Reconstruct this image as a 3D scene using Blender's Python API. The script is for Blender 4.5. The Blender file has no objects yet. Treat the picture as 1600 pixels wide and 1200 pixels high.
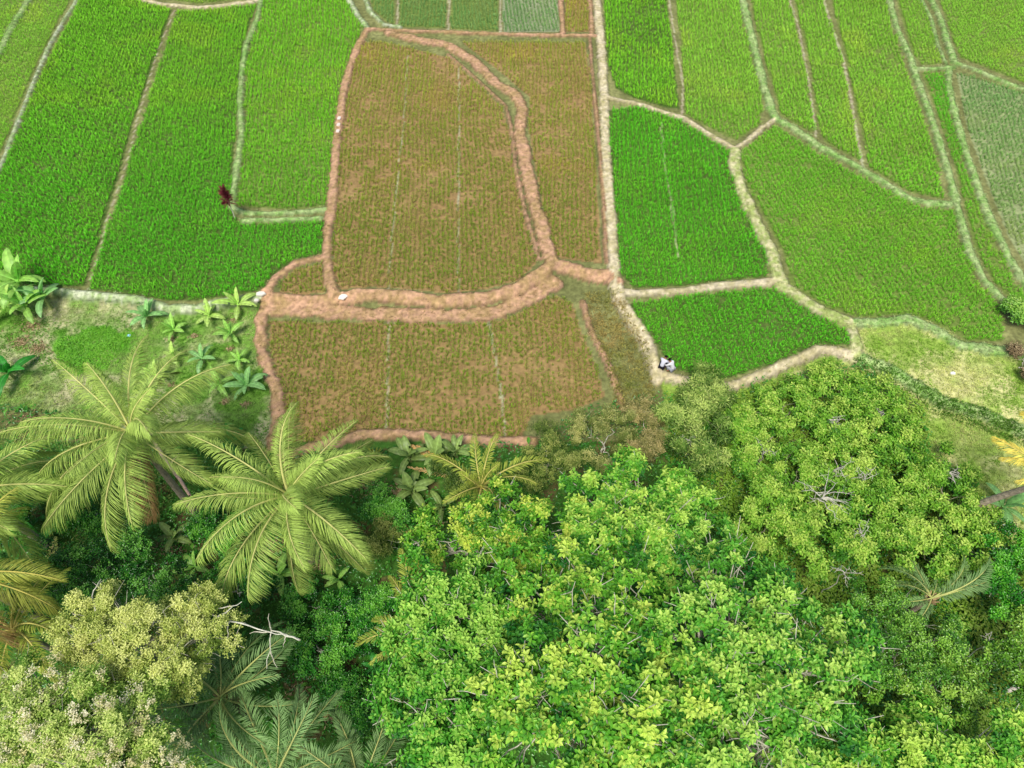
import bpy, math, random
import numpy as np
from mathutils import Vector, Matrix

random.seed(7)
RNG = np.random.default_rng(7)
R = math.radians
S = bpy.context.scene
COL = S.collection

# ------------------------------------------------------------------ camera
CAMH, DEP, F = 36.0, R(55.0), 1080.0
FW = np.array([0, math.cos(DEP), -math.sin(DEP)])
UP = np.array([0, math.sin(DEP), math.cos(DEP)])
cam = bpy.data.cameras.new("camera")
cam.sensor_width = 36; cam.lens = F / 1600 * 36
cam.clip_start = 0.5; cam.clip_end = 5000
cam_o = bpy.data.objects.new("camera", cam); COL.objects.link(cam_o)
cam_o.location = (0, 0, CAMH); cam_o.rotation_euler = (math.pi / 2 - DEP, 0, 0)
S.camera = cam_o

def at(px, py, z=0.0):
    """where the sight line of a photo pixel meets the level z"""
    d = FW + np.array([1.0, 0, 0]) * ((px - 800) / F) + UP * ((600 - py) / F)
    t = (z - CAMH) / d[2]
    return np.array([d[0] * t, d[1] * t, z])

# ------------------------------------------------------------------ noise
def _hash(ix, iy, s):
    h = (ix * 374761393 + iy * 668265263 + s * 1442695041) & 0xffffffff
    h = ((h ^ (h >> 13)) * 1274126177) & 0xffffffff
    return ((h ^ (h >> 16)) & 0xffff) / 65535.0
def vnoise(x, y, s=0):
    x = np.asarray(x, float); y = np.asarray(y, float)
    ix = np.floor(x).astype(np.int64); iy = np.floor(y).astype(np.int64)
    fx = x - ix; fy = y - iy
    fx = fx * fx * (3 - 2 * fx); fy = fy * fy * (3 - 2 * fy)
    a = _hash(ix, iy, s); b = _hash(ix + 1, iy, s); c = _hash(ix, iy + 1, s); d = _hash(ix + 1, iy + 1, s)
    return (a * (1 - fx) + b * fx) * (1 - fy) + (c * (1 - fx) + d * fx) * fy
def fbm(x, y, s=0, o=4):
    t = 0; a = 0.5; n = 0
    for i in range(o):
        t = t + a * vnoise(np.asarray(x) * 2 ** i, np.asarray(y) * 2 ** i, s + i * 17); n += a; a *= .5
    return t / n
def smooth(a, b, x):
    t = np.clip((x - a) / (b - a), 0, 1); return t * t * (3 - 2 * t)
def mix3(a, b, t):
    t = np.asarray(t)[..., None]; return np.asarray(a) * (1 - t) + np.asarray(b) * t

# ------------------------------------------------------------------ materials
def srgb(r, g, b):
    f = lambda c: ((c / 255 + .055) / 1.055) ** 2.4 if c / 255 > .04045 else c / 255 / 12.92
    return (f(r), f(g), f(b))
def mat_vcol(name, rough=.6, spec=.3, transl=0., nscale=6., namt=.35, bump=0., bscale=20., sat=1.):
    m = bpy.data.materials.new(name); m.use_nodes = True
    nt = m.node_tree; N = nt.nodes; L = nt.links
    bs = N['Principled BSDF']; out = N['Material Output']
    at_ = N.new('ShaderNodeAttribute'); at_.attribute_name = 'col'
    geo = N.new('ShaderNodeNewGeometry')
    no = N.new('ShaderNodeTexNoise'); no.inputs['Scale'].default_value = nscale; no.inputs['Detail'].default_value = 5
    L.new(geo.outputs['Position'], no.inputs['Vector'])
    mr = N.new('ShaderNodeMapRange'); mr.inputs['From Min'].default_value = .25; mr.inputs['From Max'].default_value = .75
    mr.inputs['To Min'].default_value = 1 - namt; mr.inputs['To Max'].default_value = 1 + namt
    L.new(no.outputs['Fac'], mr.inputs['Value'])
    mx = N.new('ShaderNodeVectorMath'); mx.operation = 'SCALE'
    L.new(at_.outputs['Color'], mx.inputs[0]); L.new(mr.outputs['Result'], mx.inputs['Scale'])
    L.new(mx.outputs['Vector'], bs.inputs['Base Color'])
    bs.inputs['Roughness'].default_value = rough
    bs.inputs['Specular IOR Level'].default_value = spec
    if bump:
        n2 = N.new('ShaderNodeTexNoise'); n2.inputs['Scale'].default_value = bscale; n2.inputs['Detail'].default_value = 6
        L.new(geo.outputs['Position'], n2.inputs['Vector'])
        b = N.new('ShaderNodeBump'); b.inputs['Strength'].default_value = bump; b.inputs['Distance'].default_value = .05
        L.new(n2.outputs['Fac'], b.inputs['Height']); L.new(b.outputs['Normal'], bs.inputs['Normal'])
    if transl:
        tr = N.new('ShaderNodeBsdfTranslucent'); L.new(mx.outputs['Vector'], tr.inputs['Color'])
        ms = N.new('ShaderNodeMixShader'); ms.inputs['Fac'].default_value = transl
        L.new(bs.outputs['BSDF'], ms.inputs[1]); L.new(tr.outputs['BSDF'], ms.inputs[2])
        L.new(ms.outputs['Shader'], out.inputs['Surface'])
    return m
M_soil = mat_vcol('soil', .9, .15, 0, 3.5, .38, .8, 14)
M_rice = mat_vcol('rice_leaf', .5, .25, .38, 1.2, .12)
M_grass = mat_vcol('grass_blade', .6, .2, .3, 2., .2)
M_leaf = mat_vcol('tree_leaf', .45, .35, .32, 3., .15)
M_gloss = mat_vcol('glossy_leaf', .3, .5, .2, 3., .15)
M_palm = mat_vcol('palm_leaf', .6, .22, .25, 3., .15)
M_bark = mat_vcol('bark', .85, .2, 0, 9., .35, .6, 25)
M_litter = mat_vcol('dry_leaf', .8, .2, .1, 5., .3)
M_cloth = mat_vcol('cloth', .85, .1, 0, 14., .08, .3, 40)
M_skin = mat_vcol('skin', .5, .3, 0, 10., .08)
M_plain = mat_vcol('plain_surface', .6, .3, 0, 8., .12, .2, 20)

# ------------------------------------------------------------------ mesh helpers
def link(name, me, parent=None):
    o = bpy.data.objects.new(name, me); COL.objects.link(o)
    if parent is not None: o.parent = parent
    return o
def mesh_np(name, V, Fc, C, mat, parent=None, smooth_=False, k=None):
    """V (n,3); Fc (m,k) faces; C (n,3) colours"""
    me = bpy.data.meshes.new(name)
    V = np.ascontiguousarray(V, np.float32); Fc = np.ascontiguousarray(Fc, np.int32)
    n, m, kk = len(V), len(Fc), Fc.shape[1]
    me.vertices.add(n); me.vertices.foreach_set('co', V.ravel())
    me.loops.add(m * kk); me.loops.foreach_set('vertex_index', Fc.ravel())
    me.polygons.add(m)
    me.polygons.foreach_set('loop_start', np.arange(m, dtype=np.int32) * kk)
    me.polygons.foreach_set('loop_total', np.full(m, kk, np.int32))
    me.polygons.foreach_set('use_smooth', np.full(m, smooth_, bool))
    a = me.color_attributes.new('col', 'FLOAT_COLOR', 'POINT')
    c4 = np.ones((n, 4), np.float32); c4[:, :3] = C
    a.data.foreach_set('color', c4.ravel())
    me.materials.append(mat); me.update(); me.validate()
    return link(name, me, parent)
def set_props(o, label=None, cat=None, group=None, kind=None):
    if label: o['label'] = label
    if cat: o['category'] = cat
    if group: o['group'] = group
    if kind: o['kind'] = kind
    return o
def empty(name, loc, label, cat, group=None, rz=0):
    o = bpy.data.objects.new(name, None); COL.objects.link(o)
    o.empty_display_size = .2
    o.location = [float(c) for c in loc]; o.rotation_euler = (0, 0, rz)
    return set_props(o, label, cat, group)

class Acc:
    """collects quads"""
    def __init__(s): s.V = []; s.F = []; s.C = []; s.n = 0
    def add(s, V, Fc, C):
        V = np.asarray(V, float); C = np.asarray(C, float)
        if C.ndim == 1: C = np.tile(C, (len(V), 1))
        s.V.append(V); s.F.append(np.asarray(Fc) + s.n); s.C.append(C); s.n += len(V)
    def build(s, name, mat, parent=None, off=(0, 0, 0), sm=False):
        V = np.concatenate(s.V) - np.array(off, float); 
        return mesh_np(name, V, np.concatenate(s.F), np.concatenate(s.C), mat, parent, sm)
def tube(acc, pts, rads, col, ns=7, jit=0., col2=None):
    pts = np.asarray(pts, float); n = len(pts)
    rads = np.broadcast_to(np.asarray(rads, float), (n,))
    T = np.gradient(pts, axis=0); T /= np.linalg.norm(T, axis=1)[:, None] + 1e-9
    ref = np.array([0, 0, 1.]) if abs(T[0][2]) < .9 else np.array([1., 0, 0])
    V = []; 
    for i in range(n):
        a = np.cross(T[i], ref); a /= np.linalg.norm(a) + 1e-9; b = np.cross(T[i], a)
        th = np.arange(ns) / ns * 2 * np.pi
        r = rads[i] * (1 + jit * (RNG.random(ns) - .5))
        V.append(pts[i] + np.outer(np.cos(th) * r, a) + np.outer(np.sin(th) * r, b))
    V = np.concatenate(V)
    Fc = [[i * ns + j, i * ns + (j + 1) % ns, (i + 1) * ns + (j + 1) % ns, (i + 1) * ns + j] for i in range(n - 1) for j in range(ns)]
    # end cap as a closed point ring
    e = len(V); V = np.vstack([V, pts[0], pts[-1]])
    for j in range(0, ns):
        Fc.append([e, (j + 1) % ns, j, j]); Fc.append([e + 1, (n - 1) * ns + j, (n - 1) * ns + (j + 1) % ns, (n - 1) * ns + (j + 1) % ns])
    Fc = np.array(Fc)
    Fc = Fc[[len(set(f)) == 4 for f in Fc]] if ns < 4 else Fc
    good = np.array([len(set(f)) == 4 for f in Fc]); Fq = Fc[good]
    C = np.tile(np.asarray(col, float), (len(V), 1))
    if col2 is not None:
        tt = np.concatenate([np.repeat(np.linspace(0, 1, n), ns), [0, 1]])
        C = mix3(col, col2, tt)
    C = C * (0.85 + .3 * RNG.random((len(V), 1)))
    acc.add(V, Fq, C)
def bez(p0, p1, sag, n=7, wob=0.):
    p0 = np.array(p0, float); p1 = np.array(p1, float)
    t = np.linspace(0, 1, n)[:, None]
    p = p0 * (1 - t) + p1 * t
    p[:, 2] += (sag * 4 * t * (1 - t))[:, 0]
    if wob: p[1:-1] += (RNG.random((n - 2, 3)) - .5) * wob
    return p
def leaves(acc, P, D, Nn, L, W, C, fold=.18, curl=.12):
    """leaf blades: six-sided, folded on the midrib, P base, D direction, Nn normal"""
    n = len(P); L = np.broadcast_to(L, (n,))[:, None]; W = np.broadcast_to(W, (n,))[:, None]
    D = D / (np.linalg.norm(D, axis=1)[:, None] + 1e-9)
    X = np.cross(D, Nn); X /= np.linalg.norm(X, axis=1)[:, None] + 1e-9
    Z = np.cross(X, D)
    base = P; m1 = P + D * L * .38 + Z * L * curl * .6; m2 = P + D * L * .75 + Z * L * curl * .4
    tip = P + D * L - Z * L * curl * .6
    up = Z * W * fold
    l1 = m1 - X * W * .5 + up; r1 = m1 + X * W * .5 + up
    l2 = m2 - X * W * .36 + up * .8 - Z*L*.02; r2 = m2 + X * W * .36 + up * .8- Z*L*.02
    V = np.stack([base, l1, m1, r1, l2, tip, r2], 1).reshape(-1, 3)
    f = np.array([[0, 3, 2, 1], [1, 2, 5, 4], [2, 3, 6, 5]])
    Fc = (np.arange(n)[:, None, None] * 7 + f[None]).reshape(-1, 4)
    Cc = np.repeat(C, 7, axis=0) * np.tile(np.array([.8, 1, .86, 1, 1.05, 1.05, 1.05]), n)[:, None]
    acc.add(V, Fc, Cc)
def kites(acc, P, D, X, L, W, C, droop=.25, shade=.55):
    """thin blades: base, two mid points, tip"""
    n = len(P); L = np.broadcast_to(L, (n,))[:, None]; W = np.broadcast_to(W, (n,))[:, None]
    mid = P + D * L * .55; tip = P + D * L; tip = tip - np.array([0, 0, 1.]) * L * droop
    V = np.stack([P, mid - X * W * .5, tip, mid + X * W * .5], 1).reshape(-1, 3)
    Fc = np.arange(n * 4).reshape(n, 4)
    Cc = np.repeat(C, 4, axis=0) * np.tile(np.array([shade, .95, 1.12, .95]), n)[:, None]
    acc.add(V, Fc, Cc)

# ------------------------------------------------------------------ layout (photo pixels laid on the ground)
LOW = -0.6
# (kind, width m, level, pixels)
B = [
 ('W', .38, 0, [(124,-40),(120,0),(98,35),(80,65),(62,105),(40,160),(20,210),(5,250),(-20,300),(-120,430)]),
 ('G', .7, 0, [(60,-40),(45,0),(20,40),(0,80),(-40,150)]),
 ('M', .1, 0, [(272,14),(245,80),(212,190),(205,225),(190,275),(165,345),(155,390),(135,450)]),
 ('D', .75, 0, [(190,-30),(220,-2),(250,6),(310,12),(360,7),(405,0)]),
 ('G', .55, 0, [(412,-50),(408,0),(402,30),(385,70),(378,110),(375,160),(378,210),(372,250),(365,300),(362,325)]),
 ('G', .5, 0, [(362,325),(385,334),(450,333),(512,328)]),
 ('G', .5, 0, [(380,345),(420,344),(500,342)]),
 ('P', .75, 0, [(575,45),(560,70),(545,110),(535,150),(528,200),(523,260),(518,320),(512,370),(510,405),(515,440),(525,465)]),
 ('W', .6, 0, [(-80,452),(30,452),(80,452),(120,458),(170,462),(220,468),(260,480),(300,478),(350,470),(400,462),(415,458)]),
 ('P', .65, 0, [(415,458),(430,435),(460,412),(508,402)]),
 ('P', .75, 0, [(415,460),(470,466),(525,463)]),
 ('P', .95, 0, [(525,463),(580,458),(640,462),(700,468),(760,462),(810,448),(845,425),(862,412),(885,414),(920,424),(955,428),(966,440)]),
 ('P', 1.3, -.25, [(420,478),(500,481),(560,485),(640,487),(720,488),(780,482),(830,460),(870,438)]),
 ('P', .85, LOW, [(418,465),(408,500),(408,545),(420,580),(432,610),(435,650),(425,700)]),
 ('P', .8, LOW, [(440,712),(520,692),(560,680),(620,678),(680,682),(760,690),(830,690)]),
 ('P', .3, 0, [(921,56),(925,110),(931,170),(938,250),(944,330),(948,410)]),
 ('D', .95, 0, [(930,-50),(932,0),(938,50),(942,110),(944,150),(945,200),(948,270),(955,340),(958,400),(962,440),(970,470),(990,500),(1010,530),(1020,560),(1030,585)]),
 ('P', .55, 0, [(575,45),(620,48),(690,50),(760,53),(850,55),(930,56)]),
 ('P', 1.15, 0, [(610,52),(650,62),(700,70),(740,95),(775,130),(808,150),(815,170),(812,210),(822,260),(838,330),(850,370),(862,412)]),
 ('P', .28, 0, [(700,85),(735,115),(790,165),(799,200),(805,260),(820,330),(835,380),(842,405)]),
 ('W', .6, 0, [(535,-50),(545,0),(560,25),(575,45)]),
 ('W', .45, 0, [(560,-30),(578,18),(600,38),(625,42)]),
 ('M', .2, 0, [(622,-50),(622,0),(620,42)]), ('M', .2, 0, [(703,-50),(702,0),(700,45)]), ('M', .22, 0, [(782,-50),(782,0),(782,50)]),
 ('P', .55, 0, [(874,-50),(876,0),(880,52)]), ('P', .45, 0, [(920,-50),(922,0),(925,52)]),
 ('M', .15, 0, [(637,85),(630,200),(618,300),(610,400),(605,455)]), ('M', .15, 0, [(717,105),(717,200),(716,330),(716,460)]),
 ('M', .16, LOW, [(607,500),(606,560),(604,680)]), ('M', .18, LOW, [(762,495),(775,560),(785,630),(790,690)]),
 ('P', .4, LOW, [(910,472),(918,500),(925,520),(950,570),(962,600),(975,640)]),
 ('D', .62, 0, [(944,150),(960,155),(990,160),(1040,176),(1070,185),(1100,205),(1130,222),(1148,232)]),
 ('M', .2, 0, [(1040,-50),(1046,0),(1052,40),(1060,90),(1068,130),(1066,178)]),
 ('G', .85, 0, [(1150,-50),(1160,0),(1170,40),(1182,90),(1192,130),(1205,170),(1212,186)]),
 ('D', .5, 0, [(1148,232),(1165,222),(1190,200),(1212,186)]),
 ('G', .8, 0, [(1212,186),(1240,200),(1280,230),(1330,255),(1380,285),(1420,310),(1450,318),(1484,320)]),
 ('M', .18, 0, [(1225,-50),(1235,0),(1248,40),(1260,100),(1268,150),(1276,212)]),
 ('M', .26, 0, [(1276,-50),(1288,0),(1300,40),(1318,90),(1330,150),(1340,210),(1350,265)]),
 ('G', .65, 0, [(1380,-50),(1390,0),(1400,40),(1420,85),(1432,120),(1450,170),(1470,230),(1485,280),(1495,320),(1503,350),(1515,395),(1540,440),(1575,478)]),
 ('G', .35, 0, [(1424,-50),(1440,0),(1455,30),(1465,70),(1478,100)]),
 ('G', .65, 0, [(1440,-50),(1455,0),(1470,30),(1482,70),(1492,98)]),
 ('G', .45, 0, [(1432,108),(1460,108),(1490,105)]),
 ('G', .65, 0, [(1490,98),(1520,108),(1560,125),(1600,140),(1720,178)]),
 ('G', .65, 0, [(1482,105),(1482,130),(1492,180),(1510,240),(1530,300),(1550,350),(1575,400),(1600,440),(1680,540)]),
 ('T', .95, 0, [(1148,235),(1148,260),(1160,300),(1180,345),(1205,390),(1215,430),(1222,447),(1250,465),(1290,490),(1330,505)]),
 ('D', .75, 0, [(965,455),(1000,458),(1060,455),(1120,447),(1200,440),(1218,440)]),
 ('D', .65, 0, [(1030,582),(1070,592),(1125,603),(1150,598),(1200,580),(1250,558),(1280,545),(1310,546),(1338,553)]),
 ('T', .8, 0, [(1338,553),(1336,530),(1328,506)]),
 ('G', .95, 0, [(1330,505),(1370,505),(1420,500),(1460,515),(1500,540),(1550,547),(1640,550)]),
 ('G', .8, LOW, [(1345,566),(1380,580),(1430,608),(1470,632),(1530,650),(1600,677),(1720,715)]),
 ('M', .16, 0, [(1033,190),(1040,270),(1052,330),(1060,400)]),
]
BW = [(k, w, lv, np.array([at(x, y, lv + .12)[:2] for x, y in p])) for k, w, lv, p in B]
LOWPOLY = [(-900,470),(-300,468),(80,468),(170,476),(260,492),(350,484),(412,472),(470,474),(525,474),(640,476),(720,478),(790,468),(850,440),(880,425),(955,440),(962,470),(985,510),(1005,540),(1018,590),(1070,604),(1125,614),(1200,592),(1280,557),(1338,562),(1400,590),(1470,630),(1560,655),(1640,690),(2400,900),(2400,3000),(-900,3000)]
def poly_w(p, z=0): return np.array([at(x, min(y, 1290), z)[:2] for x, y in p])
def inpoly(x, y, poly):
    ins = np.zeros(x.shape, bool); n = len(poly); j = n - 1
    for i in range(n):
        xi, yi = poly[i]; xj, yj = poly[j]
        c = ((yi > y) != (yj > y)) & (x < (xj - xi) * (y - yi) / (yj - yi + 1e-12) + xi)
        ins ^= c; j = i
    return ins
def seg_dist(x, y, pts):
    d = np.full(x.shape, 1e9)
    for a, b in zip(pts[:-1], pts[1:]):
        ab = b - a; l2 = ab @ ab
        t = np.clip(((x - a[0]) * ab[0] + (y - a[1]) * ab[1]) / l2, 0, 1)
        d = np.minimum(d, np.hypot(x - a[0] - t * ab[0], y - a[1] - t * ab[1]))
    return d

X0, X1, Y0, Y1, DX = -66., 66., -14., 90., .15
gx = np.arange(X0, X1 + .01, DX); gy = np.arange(Y0, Y1 + .01, DX)
GX, GY = np.meshgrid(gx, gy); NY, NX = GX.shape
lowp = poly_w(LOWPOLY, LOW)
lowp[-2] = (90, -40); lowp[-1] = (-90, -40)
lowp[0] = (-90, lowp[1][1]); lowp[-3] = (90, lowp[-4][1])
low = inpoly(GX, GY, lowp).astype(float)
def boxblur(a, r):
    for ax in (0, 1):
        p = np.pad(a, [(r + 1, r) if i == ax else (0, 0) for i in (0, 1)], mode='edge')
        c = np.cumsum(p, axis=ax)
        a = (np.take(c, np.arange(2 * r + 1, c.shape[ax]), axis=ax) - np.take(c, np.arange(0, c.shape[ax] - 2 * r - 1), axis=ax)) / (2 * r + 1)
    return a
lowb = boxblur(boxblur(low, 2), 2)
jung = smooth(at(0, 690)[1], at(0, 900)[1], GY)   # 0 north .. 1 south
jung = 1 - smooth(at(0, 860, LOW)[1], at(0, 700, LOW)[1], GY)
BASE = LOW * lowb - 1.4 * jung * lowb
lump = fbm(GX * .5, GY * .5, 3) - .5
BASE = BASE + lump * .12 * (1 - low) * .2 + lump * (.35 * low * jung) + (fbm(GX * 2.2, GY * 2.2, 9) - .5) * .08
NB = len(BW)
bestid = np.full(GX.shape, -1, int); bestv = np.full(GX.shape, -1e9)
hgt = np.zeros(GX.shape); fld_clear = np.full(GX.shape, 1e9)
wob = (fbm(GX * 1.1, GY * 1.1, 21) - .5) * .42 + (fbm(GX * 3.5, GY * 3.5, 22) - .5) * .3
PH = {'D': .2, 'G': .26, 'W': .24, 'M': .03, 'P': .24, 'T': .24}
for i, (k, w, lv, pts) in enumerate(BW):
    w *= {'M': .9, 'P': .86, 'G': .8, 'W': .8, 'D': .82, 'T': .9}[k]
    lo = pts.min(0) - 3; hi = pts.max(0) + 3
    ix = slice(*np.clip(((lo[0] - X0) / DX, (hi[0] - X0) / DX), 0, NX).astype(int))
    iy = slice(*np.clip(((lo[1] - Y0) / DX, (hi[1] - Y0) / DX), 0, NY).astype(int))
    if ix.stop <= ix.start or iy.stop <= iy.start: continue
    d = seg_dist(GX[iy, ix], GY[iy, ix], pts)
    dd = d + wob[iy, ix] * min(1, w) * (.7 if k == 'D' else 1)
    v = w / 2 - dd
    h = PH[k] * smooth(-.22, .12, v)
    hgt[iy, ix] = np.maximum(hgt[iy, ix], h)
    fld_clear[iy, ix] = np.minimum(fld_clear[iy, ix], dd - w / 2 + (.16 if k == 'M' else .04))
    b = (v > bestv[iy, ix]) & (v > (.0 if k == 'M' else -.06))
    if k == 'M': b &= (bestid[iy, ix] < 0)
    bestid[iy, ix] = np.where(b, i, bestid[iy, ix]); bestv[iy, ix] = np.where(b, v, bestv[iy, ix])
GZ = BASE + hgt * (.8 + .4 * fbm(GX * 1.5, GY * 1.5, 5))
def hz(x, y, A=GZ):
    i = np.clip(np.round((np.asarray(x) - X0) / DX).astype(int), 0, NX - 1)
    j = np.clip(np.round((np.asarray(y) - Y0) / DX).astype(int), 0, NY - 1)
    return A[j, i]
def on(px, py):
    z = 0.
    for _ in range(6):
        p = at(px, py, z); z = float(hz(p[0], p[1]))
    return at(px, py, z)

# ---- fields
g1, g2 = srgb(112, 214, 44), srgb(146, 220, 54)     # near, far tones of the strong crop
y1, y2 = srgb(134, 212, 52), srgb(160, 218, 72)
p1, p2 = srgb(140, 170, 52), srgb(172, 188, 72)
gy1 = srgb(134, 184, 100)
# name of field, level, style, row direction pixels, polygon, near colour, far colour, patchiness, label
FIELDS = [
 (0,'s',((90,30),(30,160)),[(-150,-60),(118,-60),(112,0),(90,35),(55,105),(34,160),(0,240),(-150,440)],y1,y2,.3,'yellowish green rice in the corner field left of the pale curved bund'),
 (0,'s',((300,-40),(300,0)),[(200,-60),(405,-60),(400,-4),(310,6),(235,-5)],y1,y2,.3,'strip of rice above the bare earth bund at the top left'),
 (0,'d',((272,18),(135,445)),[(128,0),(190,-25),(225,4),(268,16),(208,190),(186,275),(150,390),(130,448),(80,446),(-150,440),(-120,430),(-12,300),(12,250),(68,108)],g1,g2,.14,'broad bright green rice field between the pale curved bund and the long brown furrow'),
 (0,'d',((272,18),(150,445)),[(276,18),(330,16),(400,8),(380,70),(371,160),(360,320),(375,352),(506,348),(506,396),(460,406),(426,430),(405,454),(350,464),(300,470),(260,470),(220,462),(140,452)],g1,g2,.12,'tall dense rice behind the red leaved shrub right of the long brown furrow'),
 (0,'d',((470,0),(452,320)),[(414,-60),(533,-60),(545,8),(568,42),(542,105),(524,200),(512,322),(450,328),(370,322),(384,210),(384,100),(408,30)],y1,g2,.16,'rectangular light green rice field with a rounded lower left corner'),
 (0,'w',((622,0),(620,42)),[(570,-60),(618,-60),(616,38),(605,34),(582,14)],gy1,gy1,.3,'narrow wet rice strip beside the pale junction at the top'),
 (0,'w',((702,0),(700,42)),[(626,-60),(699,-60),(696,44),(624,42)],gy1,gy1,.3,'wet greyish rice strip, second from the left in the top row'),
 (0,'w',((702,0),(702,42)),[(707,-60),(778,-60),(778,48),(704,46)],gy1,gy1,.3,'wet greyish rice strip between the two middle water furrows at the top'),
 (0,'w',((782,0),(784,42)),[(786,-60),(870,-60),(874,50),(786,50)],srgb(112,170,84),gy1,.3,'wet rice strip with pale rows ending at the brown bund'),
 (0,'s',((900,0),(902,42)),[(880,-60),(918,-60),(920,50),(884,50)],p1,p2,.3,'small strip of rice squeezed between two brown bunds at the top'),
 (0,'s',((717,95),(716,458)),[(568,66),(600,66),(640,75),(700,90),(732,120),(784,168),(795,205),(801,260),(815,330),(830,385),(838,412),(810,438),(760,452),(700,458),(640,452),(580,448),(532,452),(520,425),(524,320),(534,200),(550,110)],p1,p2,.75,'large thin yellowing rice field crossed by two long straight furrows'),
 (0,'s',((880,80),(890,400)),[(722,66),(914,66),(921,110),(930,250),(940,412),(885,405),(868,402),(854,350),(836,260),(826,200),(828,152),(785,115)],p1,p2,.6,'tapering thin rice field between the winding earth bank and the straight footpath'),
 (0,'s',((470,420),(470,455)),[(440,442),(460,422),(502,412),(508,456),(470,460),(436,456)],p1,p2,.2,'tiny wedge of rice enclosed by brown bunds beside the bend'),
 (LOW,'s',((700,500),(700,680)),[(422,502),(560,505),(720,508),(790,500),(840,475),(870,462),(895,475),(905,510),(930,570),(945,620),(900,640),(830,650),(815,684),(760,684),(620,672),(520,685),(440,704),(442,640),(434,590),(422,545)],p1,p2,.6,'lower thin rice field of short tufts on brown soil above the palms'),
 (0,'d',((1036,200),(1060,400)),[(952,172),(1000,168),(1060,188),(1138,236),(1140,265),(1172,345),(1196,395),(1200,433),(1120,440),(1060,448),(990,450),(972,430),(964,350),(954,250)],g1,g1,.08,'deep green rice field right of the straight footpath with a bare footpath below it'),
 (0,'d',((1046,0),(1066,170)),[(940,-60),(1036,-60),(1042,0),(1062,170),(1040,168),(990,153),(962,138),(950,100)],g1,g2,.3,'rice field in the angle of the straight footpath and its branch to the right'),
 (0,'d',((1100,0),(1120,170)),[(1050,-60),(1146,-60),(1152,0),(1173,90),(1192,165),(1186,196),(1150,220),(1100,196),(1070,178),(1070,130)],y1,y2,.35,'rice field closed by a pointed corner where the grassy bund meets the footpath'),
 (0,'d',((1235,0),(1276,205)),[(1165,-60),(1228,-60),(1232,0),(1256,100),(1272,205),(1265,206),(1220,180),(1200,110),(1178,30)],y1,y2,.3,'narrow rice strip between the thick grassy bund and the thin furrow'),
 (0,'d',((1262,0),(1310,205)),[(1232,-60),(1280,-60),(1284,0),(1314,90),(1344,252),(1290,222),(1280,205),(1266,100),(1241,0)],y1,y2,.3,'narrow rice strip between two parallel thin furrows'),
 (0,'d',((1330,0),(1400,250)),[(1284,-60),(1378,-60),(1388,30),(1418,115),(1458,230),(1474,312),(1420,300),(1358,262),(1322,90)],y1,y2,.4,'long rice field right of the wide brown furrow'),
 (0,'s',((1420,0),(1450,100)),[(1388,-60),(1424,-60),(1450,30),(1470,100),(1440,102),(1424,80),(1406,20)],y1,y2,.3,'short strip of yellow green rice above the little cross bund'),
 (0,'s',((1500,0),(1560,110)),[(1450,-60),(1760,-60),(1760,180),(1600,130),(1520,98),(1500,90),(1484,50)],y1,y2,.5,'yellowish rice field filling the top right corner'),
 (0,'s',((1470,150),(1560,400)),[(1440,114),(1476,114),(1484,180),(1506,260),(1538,345),(1584,440),(1615,490),(1580,470),(1548,435),(1522,385),(1507,320),(1490,250),(1458,160)],y1,g1,.3,'slender curved rice strip held between two grassy bunds'),
 (0,'s',((1530,150),(1600,400)),[(1494,114),(1560,134),(1760,200),(1760,620),(1640,480),(1608,425),(1572,360),(1540,280),(1512,200)],srgb(140, 186, 88),gy1,.8,'sparse greyish rice field with bare wet patches at the right edge'),
 (0,'d',((1200,230),(1330,480)),[(1156,238),(1210,198),(1280,242),(1380,297),(1440,326),(1488,330),(1496,370),(1526,440),(1560,480),(1568,534),(1510,532),(1460,505),(1420,492),(1340,496),(1290,480),(1236,445),(1226,400),(1194,340),(1166,290)],y1,y1,.24,'widest rice field on the right, curving down to the meadow'),
 (0,'d',((1030,480),(1060,570)),[(978,476),(1060,464),(1130,457),(1208,451),(1270,490),(1322,517),(1332,541),(1280,537),(1200,571),(1130,593),(1060,578),(1040,562),(1022,530),(992,500)],g1,g1,.2,'deep green rice field behind the two crouching people'),
]

# ---- ground colours
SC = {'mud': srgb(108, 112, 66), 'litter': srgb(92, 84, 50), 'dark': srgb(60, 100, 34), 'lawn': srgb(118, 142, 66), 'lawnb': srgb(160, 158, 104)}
CG = np.empty(GX.shape + (3,))
n1 = fbm(GX * .35, GY * .35, 31); n2 = fbm(GX * 1.3, GY * 1.3, 32); n3 = fbm(GX * 4, GY * 4, 33)
CG[:] = mix3(SC['mud'], srgb(132, 134, 84), smooth(.4, .7, n1 * .5 + n2 * .5))
for (lv, sty, rd, pl, c1, c2, patch, lab) in FIELDS:
    pw = poly_w(pl, lv); lo = pw.min(0) - 1; hi = pw.max(0) + 1
    ix = slice(*np.clip(((lo[0] - X0) / DX, (hi[0] - X0) / DX), 0, NX).astype(int)); iy = slice(*np.clip(((lo[1] - Y0) / DX, (hi[1] - Y0) / DX), 0, NY).astype(int))
    m_ = inpoly(GX[iy, ix], GY[iy, ix], pw)[..., None]
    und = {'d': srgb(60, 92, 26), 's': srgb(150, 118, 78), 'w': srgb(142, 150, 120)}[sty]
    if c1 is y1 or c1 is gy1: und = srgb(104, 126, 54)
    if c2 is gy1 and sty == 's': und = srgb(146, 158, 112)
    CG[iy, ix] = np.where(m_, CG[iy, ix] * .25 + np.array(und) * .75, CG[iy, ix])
garden_px = [(60,470),(170,475),(260,490),(350,482),(412,470),(404,500),(404,545),(415,580),(426,612),(430,650),(425,700),(330,700),(240,690),(60,640),(-200,640),(-200,470)]
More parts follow.
